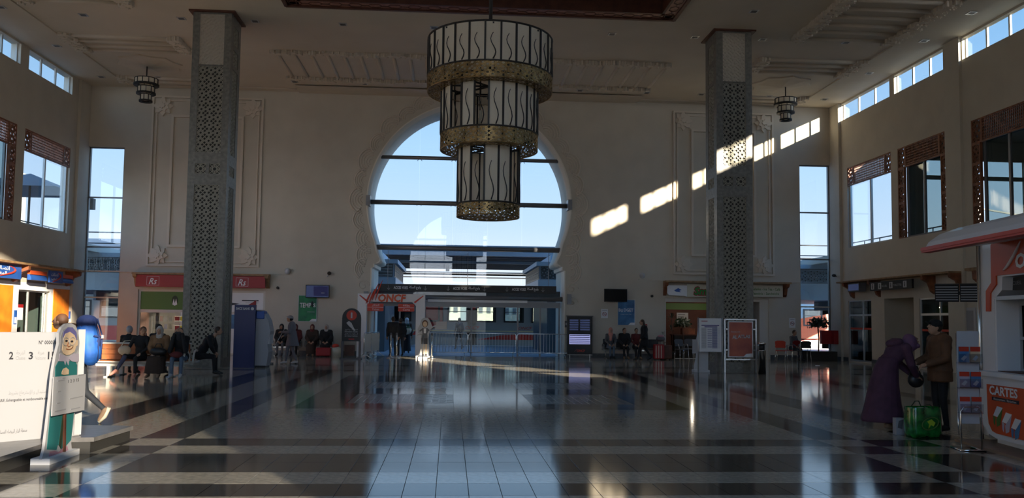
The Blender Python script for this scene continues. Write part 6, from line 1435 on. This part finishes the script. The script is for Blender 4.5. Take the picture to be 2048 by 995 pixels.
# -- people waiting on the seats at the back wall, left
person('woman', 'person in black with dark head scarf seated left of the cleaner', (-7.02, 36.66, 0), PI, sit(.05), ('cloth_b', 'dgrey', 'black'), vox=.016, coat=.05, veil='cloth_b', hands=True)
person('woman', 'person in burgundy clothes seated half hidden behind the cleaner', (-6.45, 36.66, 0), PI, sit(.0), ('burg', 'cloth_b', 'black'), vox=.016, coat=.04, veil='burg')
person('woman', 'person in brown robe and brown scarf seated beside the cleaner', (-5.76, 36.66, 0), PI, sit(.02), ('brown_d', 'brown_d', 'tan_s'), vox=.016, coat=.05, veil='burg', extra=[('l', [(0, .40, .12, .2, .15), (0, .3, .5, .2, .24)], 'brown_d')])
person('woman', 'person in black robe with a cream head scarf beside the red bag', (-5.18, 36.66, 0), PI, sit(.0), ('cloth_b', 'cloth_b', 'black'), vox=.016, coat=.06, veil='cream_v', extra=[('l', [(0, .40, .12, .2, .15), (0, .3, .5, .22, .24)], 'cloth_b')])
# -- people at the gate and on the platform
person('man', 'person in dark jacket queueing with his back to the camera under the gate', (-2.42, 37.0, 0), .1, dict(tol=(-.14, .13, .035)), ('cloth_b', 'cloth_b', 'black'), vox=.014, coat=.04, hair='hair', hands=True)
person('man', 'person in black half hidden beside the queueing man', (-2.12, 37.4, 0), .4, {}, ('cloth_b', 'denim_d', 'black'), vox=.016, coat=.03, hair='hair', scale=.96)
t = person('woman', 'person in white head scarf and long black skirt carrying a wrapped baby on the back', (-2.0, 40.3, 0), .0, {}, ('brown_d', 'cloth_b', 'black'), vox=.015, coat=.03, veil='lgrey', scale=.97, extra=[('l', [(0, 0, .12, .22, .2), (0, 0, .5, .18, .16), (0, 0, .9, .17, .14)], 'cloth_b')])
q = T('baby_wrap', 'baby wrapped in a patterned yellow cloth on the back of the veiled person', 'baby', (-2.0, 40.1, 1.08)); MB().ell((0, 0, 0), (.24, .16, .2), 'cream').ell((0, -.02, .12), (.22, .12, .06), 'leaf').build('cloth', q); MB().ell((.06, -.02, .24), (.08, .08, .09), 'leaf_d').build('hat', q)
person('man', 'person in black standing behind the right leg of the white gate', (-1.25, 39.9, 0), .6, {}, ('cloth_b', 'cloth_b', 'black'), vox=.018, coat=.03, hair='hair')
t = person('traveller', 'person with small dark backpack walking on the platform beyond the barriers', (.52, 46.5, 0), .4, dict(anl=(-.1, .2, .09), tol=(-.1, .36, .035), knl=(-.1, .16, .5), anr=(.1, -.25, .12), tor=(.1, -.1, .035), knr=(.1, -.03, .5)), ('cloth_b', 'cloth_b', 'black'), vox=.018, hair='hair')
MB().ell((0, -.18, 1.2), (.15, .1, .2), 'cloth_b').build('rucksack', t)
# -- right seats and the walking man
person('girl', 'person with a pink head scarf and jeans on the right seats', (6.92, 36.66, 0), PI, sit(.03, .08), ('dgrey', 'jean', 'black'), vox=.015, veil='pink_s', extra=[('c', (0, .08, 1.0), (0, .12, .82), .1, .06, 'pink_s')])
person('girl', 'person with black hair and black coat beside the pink scarf', (7.52, 36.66, 0), PI, sit(.04, .08), ('cloth_b', 'cloth_b', 'tan_s'), vox=.015, coat=.04, hair='hair', hd=(.3, 0, 0))
person('man', 'person in red top seated half hidden behind the walking man', (8.05, 36.66, 0), PI, sit(.0, .1), ('burg', 'cloth_b', 'tan_s'), vox=.018, hair='hair')
person('man', 'person in a long black suit coat walking left past the seats', (8.12, 35.4, 0), PI/2,
    dict(head=(0, .10, 1.58), neck=(0, .04, 1.44), elL=(-.23, .02, 1.12), wrl=(-.2, .16, .92), anl=(-.1, .30, .09), tol=(-.1, .46, .035), knl=(-.1, .22, .5), anr=(.1, -.32, .14), tor=(.1, -.18, .035), knr=(.1, -.08, .48)),
    ('cloth_b', 'cloth_b', 'black'), vox=.014, coat=.04, hair='hair', extra=[('l', [(0, 0, .6, .19, .21), (0, 0, .9, .18, .17), (0, 0, 1.2, .17, .14)], 'cloth_b')])
person('man', 'person seated by the cafe table in front of the right tall window', (14.75, 36.1, 0), 3.6, sit(.05), ('dgrey', 'denim_d', 'black'), vox=.018, hair='hair')
# ================================================================ LABELS OF LOOK-ALIKES THAT CAN BE TOLD APART
def relabel(group, fn):
    L = [o for o in bpy.data.objects if o.get('group') == group]; L.sort(key=lambda o: tuple(round(v, 2) for v in (o.location.y, o.location.x)))
    for i, o in enumerate(L): o['label'] = fn(i, o)
ORD = ['first', 'second', 'third', 'fourth', 'fifth', 'sixth', 'seventh', 'eighth', 'ninth', 'tenth', 'eleventh', 'twelfth', 'thirteenth', 'fourteenth', 'fifteenth']
def dlab(i, o):
    x, y = o.location.x, o.location.y
    if x < -14 or x > 16: return 'square downlight over the %s wall, %s of its row counted from the camera' % ('left' if x < 0 else 'right', ORD[[25.2, 27.9, 31.8, 35.8].index(round(y, 1))])
    if y < 26: return 'square downlight before the %s pillar, nearest the camera' % ('left' if x < 0 else 'right')
    k = [-12.2, -9.05, -6.65, -3.75, -.7, 2.3, 5.4, 8.3, 10.7, 13.7].index(round(x, 2))
    return 'square downlight in the ceiling row %s, %s from the left' % ('level with the pillars' if y < 30 else 'along the back wall', ORD[k])
relabel('recessed downlights in the ceiling', dlab)

# ================================================================ PARTS OF PARTS
SUB = dict(pane=('window_frame', 'door_frame', 'frame'), blind=('window_frame',), screen=('case',), picture=('case',), rows=('case',), screen_rows=('case',), row_light=('case',), rim=('pierced_band',),
           lattice=('rail', 'fascia', 'panel'), pierced_panel=('panel_back',), tag_line=('tag_board',), eye=('face_print',), glasses=('face_print',), mouth=('face_print',), nose=('face_print',), ticket_print=('ticket',),
           window_glass=('window_frame',), figure_print=('sheet',), corner_print=('sheet', 'poster'), handle=('body', 'door_frame', 'frame'), wheel=('body',), strap=('body',), buckle=('body',), stripe=('body', 'pane'), header_bar=('board',), title=('board',),
           timetable_rows=('board',), caption_strip=('poster_panel',), card_print=('poster_panel', 'cover'), title_band=('cover',), poster=('light_box',), emblem_ring=('body',), emblem=('body',), wavy_rod=('fabric_panel',), keypad_shelf=('housing',), hood=('housing',))
base = lambda o: o.name.split('.')[0]
last = {}
for o in list(COL.objects):
    p = o.parent
    if p is None or o.type != 'MESH' or p.parent is not None: continue
    b = base(o)
    if b in SUB:
        for q in SUB[b]:
            c = last.get((p.name, q))
            if c is not None and c.parent == p and c.location.length < 1e-6 and abs(c.rotation_euler.x)+abs(c.rotation_euler.z) < 1e-6 and not (b == 'handle' and q == 'body' and 'chair' in p.name):
                o.parent = c; break
    if o.parent == p: last[(p.name, b)] = o
